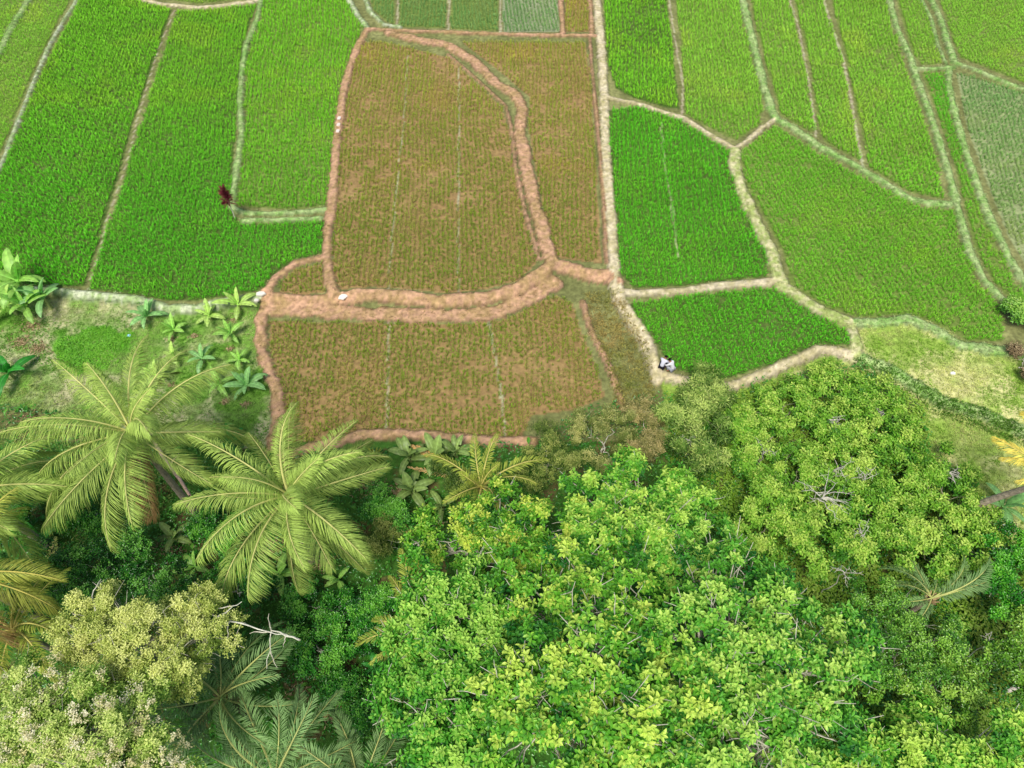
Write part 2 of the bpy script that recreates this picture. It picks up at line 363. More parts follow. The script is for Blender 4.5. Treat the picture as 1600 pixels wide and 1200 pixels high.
lawn_px = [(1338,512),(1420,506),(1460,520),(1500,545),(1640,558),(1900,620),(1900,860),(1560,830),(1530,760),(1450,710),(1440,640),(1360,590),(1250,572),(1130,616),(1040,600),(1050,680),(1160,700),(1280,570),(1338,556)]
gard = inpoly(GX, GY, poly_w(garden_px, LOW)); lawn = inpoly(GX, GY, poly_w(lawn_px, LOW)) | inpoly(GX, GY, poly_w([(1125,612),(1280,560),(1338,560),(1450,640),(1460,720),(1400,700),(1280,640),(1150,720),(1040,700),(1035,600)], LOW))
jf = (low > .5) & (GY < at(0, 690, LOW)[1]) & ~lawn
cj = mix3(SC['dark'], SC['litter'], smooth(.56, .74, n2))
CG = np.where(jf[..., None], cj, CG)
cgr = mix3(srgb(106, 146, 56), srgb(168, 166, 124), smooth(.42, .66, n1 * .6 + n2 * .4))
CG = np.where(gard[..., None], cgr, CG)
clw = mix3(srgb(138, 164, 72), srgb(190, 188, 128), smooth(.4, .68, n1 * .5 + n2 * .5))
CG = np.where(lawn[..., None], clw, CG)
# bright low herb patch in the garden
hp = at(150, 535, LOW); dpt = np.hypot((GX - hp[0]) / 2.6, (GY - hp[1]) / 1.5) + (n2 - .5) * .8
CG = mix3(CG, srgb(84, 146, 34), (1 - smooth(.8, 1.1, dpt)))
BC = {'D': (srgb(200, 188, 156), srgb(176, 166, 124)), 'G': (srgb(126, 166, 84), srgb(166, 184, 124)), 'W': (srgb(192, 198, 166), srgb(150, 172, 112)),
      'M': (srgb(146, 134, 108), srgb(168, 168, 132)), 'P': (srgb(186, 148, 118), srgb(160, 134, 92)), 'T': (srgb(196, 190, 146), srgb(150, 166, 92))}
for k, (a, b) in BC.items():
    msk = np.isin(bestid, [i for i in range(NB) if BW[i][0] == k])
    t = smooth(.35, .65, n3 * .6 + n2 * .4)
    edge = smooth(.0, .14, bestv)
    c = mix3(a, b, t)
    c = c * (0.55 + .45 * edge)[..., None] if k != 'M' else c  # bund edges darkened as part of the painted bank shadow
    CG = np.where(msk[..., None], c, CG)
CG = CG * (.8 + .4 * fbm(GX * 5, GY * 5, 40))[..., None]
# bank shadow painted into the ground colour at the foot of the bunds
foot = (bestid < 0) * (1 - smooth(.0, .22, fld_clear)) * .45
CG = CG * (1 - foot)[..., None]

# ---- split the sheet: paddy soil, jungle floor, garden, lawn, and every path and bund
fid = bestid[:-1, :-1].copy()
z_ = np.full(fid.shape, -1)
z_ = np.where(low[:-1, :-1] > .5, -2, z_); z_ = np.where(gard[:-1, :-1], -3, z_); z_ = np.where(lawn[:-1, :-1], -4, z_)
fid = np.where(fid >= 0, fid, z_)
vid = np.arange(NX * NY).reshape(NY, NX)
quad = np.stack([vid[:-1, :-1], vid[:-1, 1:], vid[1:, 1:], vid[1:, :-1]], -1)
VV = np.stack([GX, GY, GZ], -1).reshape(-1, 3); CC = CG.reshape(-1, 3)
NM = {-1: 'paddy_soil', -2: 'ground', -3: 'garden_ground', -4: 'meadow_ground'}
KN = {'D': 'footpath', 'G': 'grass_bund', 'W': 'pale_bund', 'M': 'furrow', 'P': 'earth_bund', 'T': 'footpath'}
for i in np.unique(fid):
    q = quad[fid == i]; u, inv = np.unique(q, return_inverse=True)
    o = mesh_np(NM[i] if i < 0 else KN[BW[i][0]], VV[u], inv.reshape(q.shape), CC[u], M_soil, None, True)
    o['kind'] = 'structure'
# far ground to the horizon
a = Acc(); c = np.array(srgb(70, 128, 32))
RB = 3000
for (xa, xb, ya, yb) in [(-RB, X0, -RB, RB), (X1 - .1, RB, -RB, RB), (X0, X1 - .1, Y1 - .1, RB), (X0, X1 - .1, -RB, Y0)]:
    xs = np.linspace(xa, xb, 12); ys = np.linspace(ya, yb, 12)
    A_, B_ = np.meshgrid(xs, ys); v = np.stack([A_, B_, np.full(A_.shape, -.02)], -1).reshape(-1, 3)
    ii = np.arange(144).reshape(12, 12)
    a.add(v, np.stack([ii[:-1, :-1], ii[:-1, 1:], ii[1:, 1:], ii[1:, :-1]], -1).reshape(-1, 4), c)
a.build('far_ground', M_soil)['kind'] = 'structure'

# ------------------------------------------------------------------ rice
def proto_tufts(nb, T=14, ln=.36, wd=.028, spread=.55):
    P = np.zeros((T, nb * 4, 3))
    for t in range(T):
        ac = Acc(); th = RNG.random(nb) * 2 * np.pi; tl = .12 + RNG.random(nb) * spread
        D = np.stack([np.cos(th) * np.sin(tl), np.sin(th) * np.sin(tl), np.cos(tl)], 1)
        X = np.stack([-np.sin(th), np.cos(th), 0 * th], 1)
        kites(ac, np.stack([np.cos(th) * .025, np.sin(th) * .025, 0 * th], 1), D, X, ln * (.65 + .5 * RNG.random(nb)), wd, np.ones((nb, 3)), .3 * np.sin(tl)[:, None] + .05)
        P[t] = ac.V[0]
    return P
def plant(name, PT, pos, scale, colr, mat, lean=0):
    n = len(pos); T, nv, _ = PT.shape
    idx = RNG.integers(0, T, n); th = RNG.random(n) * 2 * np.pi
    v = PT[idx] * scale[:, None, None]
    c, s = np.cos(th)[:, None], np.sin(th)[:, None]
    V = np.stack([v[..., 0] * c - v[..., 1] * s, v[..., 0] * s + v[..., 1] * c, v[..., 2]], -1) + pos[:, None, :]
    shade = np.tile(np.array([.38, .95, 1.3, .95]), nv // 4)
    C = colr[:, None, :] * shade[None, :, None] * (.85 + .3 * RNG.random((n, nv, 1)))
    return mesh_np(name, V.reshape(-1, 3), np.arange(n * nv).reshape(-1, 4), C.reshape(-1, 3), mat)
PT_d = proto_tufts(11, ln=.44, wd=.034, spread=.62)
PT_f = proto_tufts(8, ln=.46, wd=.046, spread=.62)
PT_s = proto_tufts(10, ln=.34, wd=.034, spread=.66)
for (lv, sty, rd, pl, c1, c2, patch, lab) in FIELDS:
    pw = poly_w(pl, lv); A_ = at(*rd[0], lv)[:2]; B_ = at(*rd[1], lv)[:2]
    u = (A_ - B_) / np.linalg.norm(A_ - B_); v = np.array([u[1], -u[0]])
    cen = pw.mean(0); rel = pw - cen; ua, va = rel @ u, rel @ v
    sp, si = .36, .2
    if sty == 'w': sp, si = .36, .26
    if sty == 's': sp, si = .35, .23
    U, W_ = np.meshgrid(np.arange(ua.min(), ua.max(), si), np.arange(va.min(), va.max(), sp))
    U = U.ravel(); W_ = W_.ravel()
    bend = (fbm((cen[0] + U) * .08, W_ * 0 + cen[1], 50) - .5) * 1.2
    W2 = W_ + bend + RNG.normal(0, .028, len(U)); U2 = U + RNG.normal(0, .035, len(U))
    x = cen[0] + U2 * u[0] + W2 * v[0]; y = cen[1] + U2 * u[1] + W2 * v[1]
    ok = inpoly(x, y, pw) & (hz(x, y, fld_clear) > .1 - .1*RNG.random(len(x)))
    pn = fbm(x * .16, y * .16, 61) * .55 + fbm(x * .7, y * .7, 62) * .45
    ok &= RNG.random(len(x)) > smooth(.5, .78, pn) * min(1, patch * 1.35) * .85 + (.03 if sty != 's' else .06)
    x, y, pn = x[ok], y[ok], pn[ok]; n = len(x)
    sc = (.88 + .28 * RNG.random(n)) * (1 - .45 * patch * smooth(.45, .75, pn))
    far = smooth(38, 62, y)
    col = mix3(c1, c2, far)
    tone = fbm(x * .22, y * .22, 71) * .5 + fbm(x * 1.5, y * 1.5, 72) * .3 + RNG.random(n) * .2
    col = col * (.82 + .36 * tone)[:, None]
    yel = smooth(.5, .8, fbm(x * .3, y * .3, 73))
    col = mix3(col, col * np.array([1.5, 1.06, 1.3]), yel * .7)
    if c1 is p1:
        # ripening, thinner rows: dry straw streaks between the green
        dry = smooth(.52, .72, fbm(x * .9, y * .12, 74)); col = mix3(col, srgb(186, 172, 96), dry * .45)
        sc = sc * 1.02
    PT = PT_s if sty in 'sw' else (PT_d if cen[1] < 48 else PT_f)
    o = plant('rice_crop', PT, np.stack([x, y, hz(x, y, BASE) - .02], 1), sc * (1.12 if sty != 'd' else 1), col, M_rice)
    set_props(o, lab, 'rice', None, 'stuff')

# ---- grass on bunds, garden and meadow
PT_g = proto_tufts(6, ln=.16, wd=.022, spread=1.1)
def grass(name, mask, dens, colf, lab, scale=1.):
    area = mask.sum() * DX * DX; n = int(area * dens)
    j, i = np.nonzero(mask); k = RNG.integers(0, len(j), n)
    x = gx[i[k]] + (RNG.random(n) - .5) * DX * 2; y = gy[j[k]] + (RNG.random(n) - .5) * DX * 2
    col = colf(x, y) * (.7 + .6 * RNG.random((n, 1)))
    o = plant(name, PT_g, np.stack([x, y, hz(x, y) - .01], 1), scale * (.6 + .8 * RNG.random(n)), col, M_grass)
    return set_props(o, lab, 'grass', None, 'stuff')
kmap = np.array([{'D': 0, 'G': 1, 'W': 2, 'M': 3, 'P': 4, 'T': 5}[b[0]] for b in BW] + [-1])
KM = kmap[bestid]
inview = (GY > 20) & (np.abs(GX) < 60)
grass('bund_grass', (KM == 1) & inview, 36, lambda x, y: mix3(srgb(140, 172, 92), srgb(196, 208, 150), fbm(x, y, 80)), 'pale tufted grass covering the bunds between the green fields')
grass('bund_grass', (KM == 2) & inview, 20, lambda x, y: mix3(srgb(150, 182, 106), srgb(214, 220, 180), fbm(x, y, 81)), 'whitish dry grass on the two pale bunds of the left fields')
edge = (KM == 0) & (bestv < .16)
grass('path_edge_grass', ((edge | (KM == 5)) & inview), 16, lambda x, y: mix3(srgb(150, 172, 84), srgb(216, 206, 150), fbm(x, y, 82)), 'short dry grass along the edges of the tan footpaths')
grass('bank_grass', (KM == 4) & inview, 10, lambda x, y: mix3(srgb(156, 140, 84), srgb(212, 178, 138), fbm(x * .8, y * .8, 83)), 'dry straw coloured grass on the brown earth banks')
grass('garden_grass', gard & (bestid < 0), 60, lambda x, y: mix3(srgb(104, 162, 48), srgb(180, 192, 122), smooth(.35, .65, fbm(x * .4, y * .4, 31))), 'patchy short grass around the small banana plants')
grass('meadow_grass', lawn & (bestid < 0), 55, lambda x, y: mix3(srgb(140, 182, 62), srgb(206, 212, 130), smooth(.35, .65, fbm(x * .5, y * .5, 84))), 'rough yellow green grass of the meadow below the right fields', 1.15)
BKW = np.array([at(x, y, LOW)[:2] for x, y in [(1345,574),(1380,588),(1430,616),(1470,640),(1530,658),(1600,685),(1720,723)]])
db = seg_dist(GX, GY, BKW) + wob * .5
grass('bank_grass', db < .5, 70, lambda x, y: mix3(srgb(64, 116, 26), srgb(112, 154, 54), fbm(x, y, 85)), 'darker green grass of the curved bank dividing the meadow, its shading painted in', 1.7)  # south-side shading of the bank put into the dark grass colour
scr = inpoly(GX, GY, poly_w([(915,460),(960,455),(985,510),(1012,545),(1020,600),(1020,640),(960,640),(950,580),(925,520)], LOW))
grass('scrub_grass', scr, 40, lambda x, y: mix3(srgb(104, 132, 44), srgb(196, 166, 106), fbm(x * .9, y * .9, 86)), 'coarse brownish grass between the lower thin field and the footpath', 1.7)

# ------------------------------------------------------------------ trees
def unit(v): return v / (np.linalg.norm(v, axis=-1, keepdims=True) + 1e-9)
def foliage(blobs, n_shoot, L, Wr, k, cols, clump=.75, up=.6, seed=0, spread=(50, 85), nclump=16, gap=0.):
    """shoots of k leaves gathered in clumps over the blobs; cols: shaded, mid, and young tone that also paints the lit tops"""
    acc = Acc(); tips = []
    vol = np.array([b[3] ** 2 for b in blobs]); vol /= vol.sum()
    for b, w in zip(blobs, vol):
        c = np.array(b[:3]); r = np.array([b[3], b[3], b[3] * (b[4] if len(b) > 4 else .55)])
        nc = max(5, int(nclump * b[3] ** 2 / 4)); ns = max(6, int(n_shoot * w / nc))
        d = unit(RNG.normal(size=(nc, 3)) + np.array([0, -.1, .75])) * (.85 + .35 * RNG.random((nc, 1))); d[:, 2] = np.where(d[:, 2] < -.25, -d[:, 2] * .5, d[:, 2])
        cc = c + d * r * (.7 + .35 * RNG.random((nc, 1)))
        for q in range(nc):
            cr = clump * (.6 + .8 * RNG.random()); bright = RNG.normal(0, .2)
            dd = unit(RNG.normal(size=(ns, 3)) + np.array([0, 0, .5]))
            rr = cr * (RNG.random((ns, 1)) ** .4)
            p = cc[q] + dd * rr * np.array([1, 1, .6])
            ax = unit(dd * .5 + unit(p - c) * .3 + np.array([0, 0, up]) + RNG.normal(size=(ns, 3)) * .2)
            tips.append(cc[q])
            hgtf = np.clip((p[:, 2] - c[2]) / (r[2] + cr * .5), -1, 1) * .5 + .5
            young = np.clip(hgtf * .55 + dd[:, 2] * .3 + bright + RNG.normal(0, .16, ns), 0, 1)  # painted light: higher, upward shoots paler, with random youngness mixed in
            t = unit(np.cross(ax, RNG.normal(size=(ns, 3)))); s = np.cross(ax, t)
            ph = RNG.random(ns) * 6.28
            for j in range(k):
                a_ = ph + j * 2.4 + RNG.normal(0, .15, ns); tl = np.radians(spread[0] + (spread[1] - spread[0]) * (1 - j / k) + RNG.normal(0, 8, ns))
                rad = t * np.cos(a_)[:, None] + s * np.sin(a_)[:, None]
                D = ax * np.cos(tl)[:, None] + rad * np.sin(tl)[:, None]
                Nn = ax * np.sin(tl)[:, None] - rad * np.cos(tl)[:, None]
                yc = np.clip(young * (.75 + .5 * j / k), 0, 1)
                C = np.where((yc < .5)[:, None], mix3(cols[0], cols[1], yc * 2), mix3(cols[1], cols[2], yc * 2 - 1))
                C = C * (.85 + .3 * RNG.random((ns, 1)))
                sz = L * (.7 + .5 * RNG.random(ns)) * (1 - .25 * j / k)
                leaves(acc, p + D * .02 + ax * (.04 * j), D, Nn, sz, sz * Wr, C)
    return acc, tips
def tree(name, base, blobs, label, cat, cols, n_shoot, L, Wr=.5, k=6, bark=srgb(188, 184, 164), rt=.16, mat=None, clump=.75, nclump=16, up=.6, group=None, limbs=.6, bare=None, spread=(50, 85), part='crown', trunk_part=True):
    base = np.array(base); root = empty(name, base, label, cat, group)
    acc, tips = foliage(blobs, n_shoot, L, Wr, k, cols, clump, up, nclump=nclump, spread=spread)
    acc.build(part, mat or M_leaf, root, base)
    tr = Acc(); cen = np.mean([b[:3] for b in blobs], 0)
    fork = base * .45 + cen * .55; fork[:2] = base[:2] * .6 + cen[:2] * .4
    tube(tr, bez(base - np.array([0, 0, .3]), fork, 0, 7, .25), np.linspace(rt, rt * .75, 7), bark, 9, .15)
    for b in blobs:
        e = np.array(b[:3]); 
        spine = bez(fork, e - np.array([0, 0, b[3] * .2]), .3, 8, .35)
        tube(tr, spine, np.linspace(rt * .6, rt * .25, 8), bark, 7, .1)
        near = [t for t in tips if np.linalg.norm(t - e) < b[3] * 1.15]
        for t in near:
            if RNG.random() < limbs:
                ee = t + (t - e) * (.15 + .35 * RNG.random())
                pth = bez(spine[RNG.integers(3, 8)], ee, .15, 6, .3)
                tube(tr, pth, np.linspace(rt * .2, rt * .06, 6), bark, 5)
                for q in range(2):
                    m = pth[3 + q]; tube(tr, bez(m, m + unit(RNG.normal(size=3) + np.array([0, 0, .5])) * (.5 + .5 * RNG.random()), .05, 4, .08), np.linspace(rt * .12, rt * .04, 4), bark, 4)
    tr.build('trunk' if trunk_part else 'stem', M_bark, root, base)
    if bare:
        for pts_ in bare:
            br = Acc(); pts_ = np.array(pts_)
            dense = np.concatenate([pts_[i] + (pts_[i + 1] - pts_[i]) * np.linspace(0, 1, 5)[:-1, None] for i in range(len(pts_) - 1)] + [pts_[-1:]])
            dense[1:-1] += (RNG.random((len(dense) - 2, 3)) - .5) * .12
            tube(br, dense, np.linspace(.045, .012, len(dense)), srgb(206, 204, 184), 6)
            for q in range(2, len(dense) - 1, 2):
                tube(br, bez(dense[q], dense[q] + unit(RNG.normal(size=3)) * .8, .1, 5, .1), np.linspace(.03, .01, 5), srgb(200, 194, 172), 4)
            br.build('bare_branch', M_bark, root, base)
    return root
def bl(lst): return [tuple(at(x, y, z)) + (r,) + ((s,) if s else (.55,)) for x, y, z, r, s in lst]
def under(lst, dy=0):
    c = np.mean([at(x, y, z)[:2] for x, y, z, r, s in lst], 0); return np.array([c[0], c[1] + dy, float(hz(c[0], c[1] + dy))])
BR = (srgb(36, 108, 34), srgb(104, 180, 48), srgb(196, 226, 98))  # dark, mid and highlight tones: canopy light put into the leaf colours
def bright(lst, lab, n=1500, tone=(1, 1, 1), **k):
    lst = [(x, y, z, r, .5) for x, y, z, r in lst]
    kw = dict(L=.27, Wr=.52, k=7, rt=.2, clump=.5, nclump=20, limbs=.6, group='bright green broadleaf trees at the foot of the fields'); kw.update(k)
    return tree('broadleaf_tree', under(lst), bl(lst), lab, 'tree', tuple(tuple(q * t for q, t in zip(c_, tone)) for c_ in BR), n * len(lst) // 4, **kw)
bright([(700,945,5.5,2.2),(665,1010,5,1.9),(750,1000,6.2,2.4),(680,1095,5.5,2.1),(760,1105,6.8,2.4),(670,1170,5,1.9)], 'bright green broadleaf tree nearest the dark palms, its left edge over the shaded floor', 2300, (.8, .92, .9), L=.24)
bright([(850,930,6.5,2.5),(900,1020,8,2.7),(850,1130,8,2.7),(960,950,7,2.6),(985,1080,8.5,2.7),(930,1180,7.5,2.6)], 'tallest bright green broadleaf tree with thick grey limbs in the middle of the lower edge', 1900, (1.1, 1.02, 1), L=.29)
bright([(1080,880,5.5,2.4),(1150,950,7,2.5),(1220,1020,7.5,2.5),(1100,1010,8,2.6),(1130,1120,8,2.6),(1230,1120,7,2.3),(1290,1000,5.5,2.0),(1060,1190,7.5,2.4),(1180,1190,7,2.3)], 'wide bright green broadleaf tree right of the thick grey limbs, reaching into the scrub', 1900, (.95, .98, 1.1))
bright([(700,855,3.2,1.8),(775,815,3.4,1.8),(860,850,5,2.2),(800,870,4.5,1.9)], 'smaller bright green tree right beside the fallen tan frond and the young palm', 2100, (1.15, .98, .9), L=.25)
bright([(930,800,4.4,2.1),(1000,765,4,2.0),(1010,850,5.4,2.2),(940,870,5.6,2.0),(1070,790,4,1.9)], 'bright green tree just below the olive bushes and the bamboo thicket', 1900)
bright([(1345,1200,2.5,1.6),(1420,1205,2.8,1.7),(1500,1190,2.5,1.6),(1570,1180,2.5,1.7),(1440,1150,2,1.2)], 'low bright green tree in the bottom right corner beside the grey log', 1700)
MO = (srgb(66, 128, 30), srgb(126, 182, 52), srgb(190, 216, 96))
def mottled(lst, lab, n=1300, **k):
    lst = [(x, y, z * .35 + .1, r * 1.05, .3) for x, y, z, r in lst]
    kw = dict(L=.24, Wr=.48, k=6, rt=.08, clump=.5, nclump=22, limbs=.12, bark=srgb(150, 146, 120), group='low yellow green scrub trees'); kw.update(k)
    return tree('scrub_tree', under(lst), bl(lst), lab, 'tree', MO, n * len(lst) // 3, **kw)
mottled([(1170,660,1.2,1.7),(1230,630,1.1,1.7),(1290,600,1.0,1.5),(1180,720,1.4,1.7)], 'low yellow green scrub tree directly below the footpath bend', 1500)
mottled([(1300,660,1.2,1.8),(1370,620,.8,1.6),(1390,680,1.2,1.8),(1320,720,1.4,1.7)], 'low yellow green scrub tree against the corner of the meadow bank', 1500)
mottled([(1200,790,2,1.8),(1250,740,1.8,1.8),(1180,840,2,1.4),(1260,840,2,1.8)], 'low yellow green scrub tree left of the largest heap of grey twigs', 1500)
mottled([(1340,790,1.8,1.9),(1400,750,1.4,1.8),(1350,860,1.8,1.8),(1420,820,1.6,1.8)], 'low yellow green scrub tree right of the largest heap of grey twigs', 1500)
mottled([(1470,740,.9,1.6),(1500,800,1,1.7),(1450,870,1.4,1.7),(1520,860,1.2,1.5)], 'low yellow green scrub tree between the small square meadow and the leaning palm', 1500)
DK = (srgb(16, 62, 12), srgb(46, 118, 28), srgb(116, 178, 66))
def dark(lst, lab, n=1200, cols=DK, name='bush', cat='bush', **k):
    lst = [(x, y, z, r, .5) for x, y, z, r in lst]
    kw = dict(L=.16, Wr=.45, k=6, rt=.06, clump=.45, nclump=24, limbs=.15, mat=M_gloss, part='leaves', trunk_part=False); kw.update(k)
    return tree(name, under(lst), bl(lst), lab, cat, cols, n * len(lst) // 3, **kw)
dark([(60,880,1,1.7),(120,900,1.2,1.7),(50,930,1,1.5)], 'dark glossy bush at the left below the yellow palm tips', 1700)
dark([(190,880,.8,1.7),(240,920,.9,1.7),(215,840,.3,1.2)], 'dark glossy bush directly under the big coconut palm', 1700)
dark([(1370,960,1,1.7),(1400,1040,1.4,1.8),(1460,1000,1.0,1.5)], 'deep green bush in the hollow left of the fallen dark palm', 1500, cols=(srgb(40, 92, 18), srgb(84, 146, 36), srgb(146, 194, 72)))
dark([(1480,1080,1,1.7),(1400,1100,1.4,1.6),(1520,1010,.5,1.3)], 'mid green bush beside the bare brown ground on the right', 1500, cols=(srgb(56, 104, 22), srgb(106, 160, 42), srgb(164, 202, 82)), L=.2)
dark([(1575,850,1,1.2),(1590,900,1,1.4),(1550,930,.6,1.2)], 'fresh green bush at the right edge under the leaning trunk', 1500, cols=(srgb(24, 84, 12), srgb(60, 146, 26), srgb(118, 190, 56)), L=.2)
dark([(1590,990,1,1.3),(1600,1050,1,1.3)], 'mid green bush at the right edge above the grey log', 1300, cols=(srgb(56, 104, 22), srgb(106, 160, 42), srgb(164, 202, 82)), L=.2)
dark([(1588,482,.7,.7),(1610,500,.8,.8)], 'small light green bush at the right edge by the end of the bunds', 900, cols=(srgb(60, 120, 20), srgb(120, 176, 60), srgb(180, 214, 100)), L=.22)
dark([(1592,560,.5,.7),(1610,575,.6,.8)], 'dry brown bush on the bund at the right edge', 1100, cols=(srgb(110, 92, 66), srgb(150, 132, 98), srgb(190, 170, 130)), L=.14, mat=M_litter)
CR = (srgb(22, 84, 16), srgb(58, 138, 34), srgb(124, 190, 66))
for l_, t_ in [([(480,945,-.9,1.1),(520,970,-.9,1.2),(560,940,-.9,1.0)], 'mound of dark green creeper right of the lowest palm frond'),
               ([(500,1020,-.9,1.1),(545,1010,-.9,1.0),(455,1000,-1.,.9)], 'creeper mound on the shaded floor beyond the tip of the bare white branches'),
               ([(600,935,-.7,.9),(590,970,-.7,1.0)], 'creeper mound against the left edge of the bright trees'),
               ([(540,1075,-.9,1.0),(580,1110,-.9,.9)], 'creeper mound just above the dark palms at the lower edge'),
               ([(370,900,-.8,1.0),(330,930,-.8,1.0),(395,925,-.8,.9)], 'mound of green creeper between the pale olive tree and the bright banana plant'),
               ([(590,790,-.3,.8),(625,800,-.3,.9)], 'leafy mound on the floor left of the small bright tree'),
               ([(110,820,-.3,1.0),(150,800,-.3,.9)], 'dark leafy mound under the left side of the largest palm'),
               ([(40,790,-.3,1.0),(10,830,-.3,1.0)], 'leafy mound at the left edge beneath the drooping fronds'),
               ([(330,820,-.7,.9),(365,840,-.7,.8)], 'leafy mound between the trunks of the two large palms')]:
    dark(l_, t_, 1100, cols=CR, clump=.5, group='green creeper mounds under the palms', L=.17)
OL = (srgb(58, 86, 24), srgb(112, 138, 54), srgb(176, 184, 98))
dark([(850,690,.6,1.1),(880,730,.8,1.1),(840,740,.6,1.0)], 'dense olive bush on the bank right of the young palm', 1500, cols=OL, L=.13, mat=M_leaf)
dark([(920,680,.8,1.3),(965,665,.7,1.2),(950,720,.9,1.2)], 'light olive bush with pale tips at the end of the lower field', 1600, cols=(srgb(76, 98, 34), srgb(134, 150, 70), srgb(200, 198, 122)), L=.13, mat=M_leaf)
dark([(1000,640,.3,.9),(1010,700,.6,1.1),(1025,670,.4,.9)], 'brownish olive bush beside the bamboo thicket', 1400, cols=(srgb(90, 96, 44), srgb(146, 146, 80), srgb(200, 184, 122)), L=.13, mat=M_leaf)
dark([(745,840,.4,1.0),(620,830,-.6,1.0),(590,850,-.8,.9)], 'small olive bush on the brown floor right of the middle palm', 1300, cols=OL, L=.14, mat=M_leaf)
dark([(720,770,.4,1.0),(700,735,.1,.8)], 'small dark olive bush below the cluster of broad banana leaves', 1300, cols=(srgb(40, 72, 18), srgb(84, 118, 40), srgb(140, 160, 70)), L=.13, mat=M_leaf)
BB = (srgb(38, 76, 18), srgb(116, 156, 62), srgb(206, 224, 124))
def bamboo(lst, lab, n=1500): return dark(lst, lab, n, cols=BB, name='bamboo_clump', cat='bamboo', L=.34, Wr=.17, k=6, up=.2, mat=M_leaf, clump=.5, limbs=.6, bark=srgb(176, 172, 130), spread=(40, 100))
bamboo([(1098,598,.9,.9),(1110,640,.9,1.2),(1080,625,.6,.9)], 'pale fine leaved bamboo clump nearest the footpath')
bamboo([(1060,650,.7,1.2),(1080,700,.9,1.3),(1110,700,.8,1.1)], 'bamboo clump with dead grey stems below the crouching people')
PALE = (srgb(112, 140, 46), srgb(190, 204, 100), srgb(232, 236, 146))
lst = [(150,935,6,.9,.6),(140,985,6,1.3,.6),(200,960,6.5,1.4,.6),(230,1000,6.8,1.5,.6),(290,950,6,1.3,.6),(320,990,6.2,1.3,.6),(270,1030,6.5,1.3,.6),(180,1040,6,1.1,.6),(300,1050,5.6,1.0,.6),(110,1010,5.6,.9,.6)]
tree('pale_tree', under(lst), bl(lst), 'pale olive tree of tiny leaves with long bare white branches', 'tree', PALE, 7400, .115, .55, 6, bark=srgb(200, 192, 172), rt=.11, clump=.36, nclump=34, limbs=.7,
     bare=[[at(330,985,6.3), at(360,972,6.4), at(420,985,6.2), at(468,1000,6)], [at(325,975,6.3), at(352,955,6.5), at(378,940,6.6)], [at(150,970,6.3), at(142,930,6.4), at(158,905,6.5)], [at(468,1000,6), at(425,985,5), at(417,1045,4)]])
FL = (srgb(84, 134, 36), srgb(166, 198, 84), srgb(222, 232, 138))
lst = [(60,1075,7,1.2,.6),(130,1100,7.4,1.3,.6),(60,1140,7.4,1.4,.6),(150,1160,7.8,1.4,.6),(215,1110,7,1.2,.6),(10,1110,6.6,1.2,.6),(240,1170,7,1.1,.6),(30,1190,7,1.4,.6),(110,1200,7.6,1.4,.6),(190,1200,7.2,1.3,.6),(280,1190,6,.9,.6)]
fr = tree('flowering_tree', under(lst), bl(lst), 'loose tree with cream coloured blossom tufts in the bottom left corner', 'tree', FL, 8200, .13, .5, 6, bark=srgb(176, 166, 150), rt=.13, clump=.42, nclump=36, limbs=.6)
fo, _ = foliage(bl([(x, y, z + .35, r * .95, s) for x, y, z, r, s in lst]), 1500, .08, .8, 6, (srgb(214, 206, 140), srgb(232, 224, 172), srgb(244, 238, 206)), .2, nclump=30)
fo.build('blossom', M_leaf, fr, tuple(fr.location))

# ---- undergrowth carpet
ug = Acc()
upx = poly_w([(-300,630),(70,640),(240,690),(420,700),(520,705),(640,700),(830,700),(900,640),(1030,620),(1120,625),(1180,600),(1340,575),(1440,640),(1450,710),(1530,750),(1560,830),(1900,860),(1900,1280),(-600,1280)], LOW)
upx[-1] = (-60, -12); upx[-2] = (60, -12)
def carpet(n, L, colr, poly, seed, zr=(.02, .7), Wr=.5, thr=.0, mat=None, name='undergrowth', lab='', bar=None):
    mn, mx = poly.min(0), poly.max(0); x = mn[0] + RNG.random(n) * (mx[0] - mn[0]); y = mn[1] + RNG.random(n) * (mx[1] - mn[1])
    nz = fbm(x * .7, y * .7, seed, 5)
    ok = inpoly(x, y, poly) & (hz(x, y, bestid.astype(float)) < 0) & (nz > thr)
    x, y, nz = x[ok], y[ok], nz[ok]; n = len(x)
    top = zr[0] + (zr[1] - zr[0]) * smooth(thr, .75, nz); z = hz(x, y) + top * (.5 + .5 * RNG.random(n))
    th = RNG.random(n) * 6.28; tl = np.radians(20 + 50 * RNG.random(n))
    D = np.stack([np.cos(th) * np.sin(tl + .6), np.sin(th) * np.sin(tl + .6), np.cos(tl + .6)], 1); Nn = np.stack([-np.cos(th) * .5, -np.sin(th) * .5, np.ones(n)], 1)
    t = fbm(x * .4, y * .4, seed + 5) * .6 + RNG.random(n) * .4
    C = np.where((t < .5)[:, None], mix3(colr[0], colr[1], t * 2), mix3(colr[1], colr[2], t * 2 - 1))
    a = Acc(); sz = L * (.6 + .8 * RNG.random(n)); leaves(a, np.stack([x, y, z], 1), D, Nn, sz, sz * Wr, C)
    return set_props(a.build(name, mat or M_leaf), lab, 'undergrowth', None, 'stuff')
carpet(170000, .17, (srgb(24, 78, 14), srgb(58, 132, 32), srgb(120, 178, 62)), upx, 90, (.02, 1.0), .5, .3, M_gloss, lab='dark green leafy undergrowth on the shaded floor beneath the palms and trees')
carpet(9000, .42, (srgb(40, 104, 24), srgb(84, 156, 46), srgb(140, 196, 80)), upx, 190, (.1, .7), .42, .5, lab='larger soft leaves scattered over the shaded floor beneath the palms', name='broad_leaf_undergrowth')
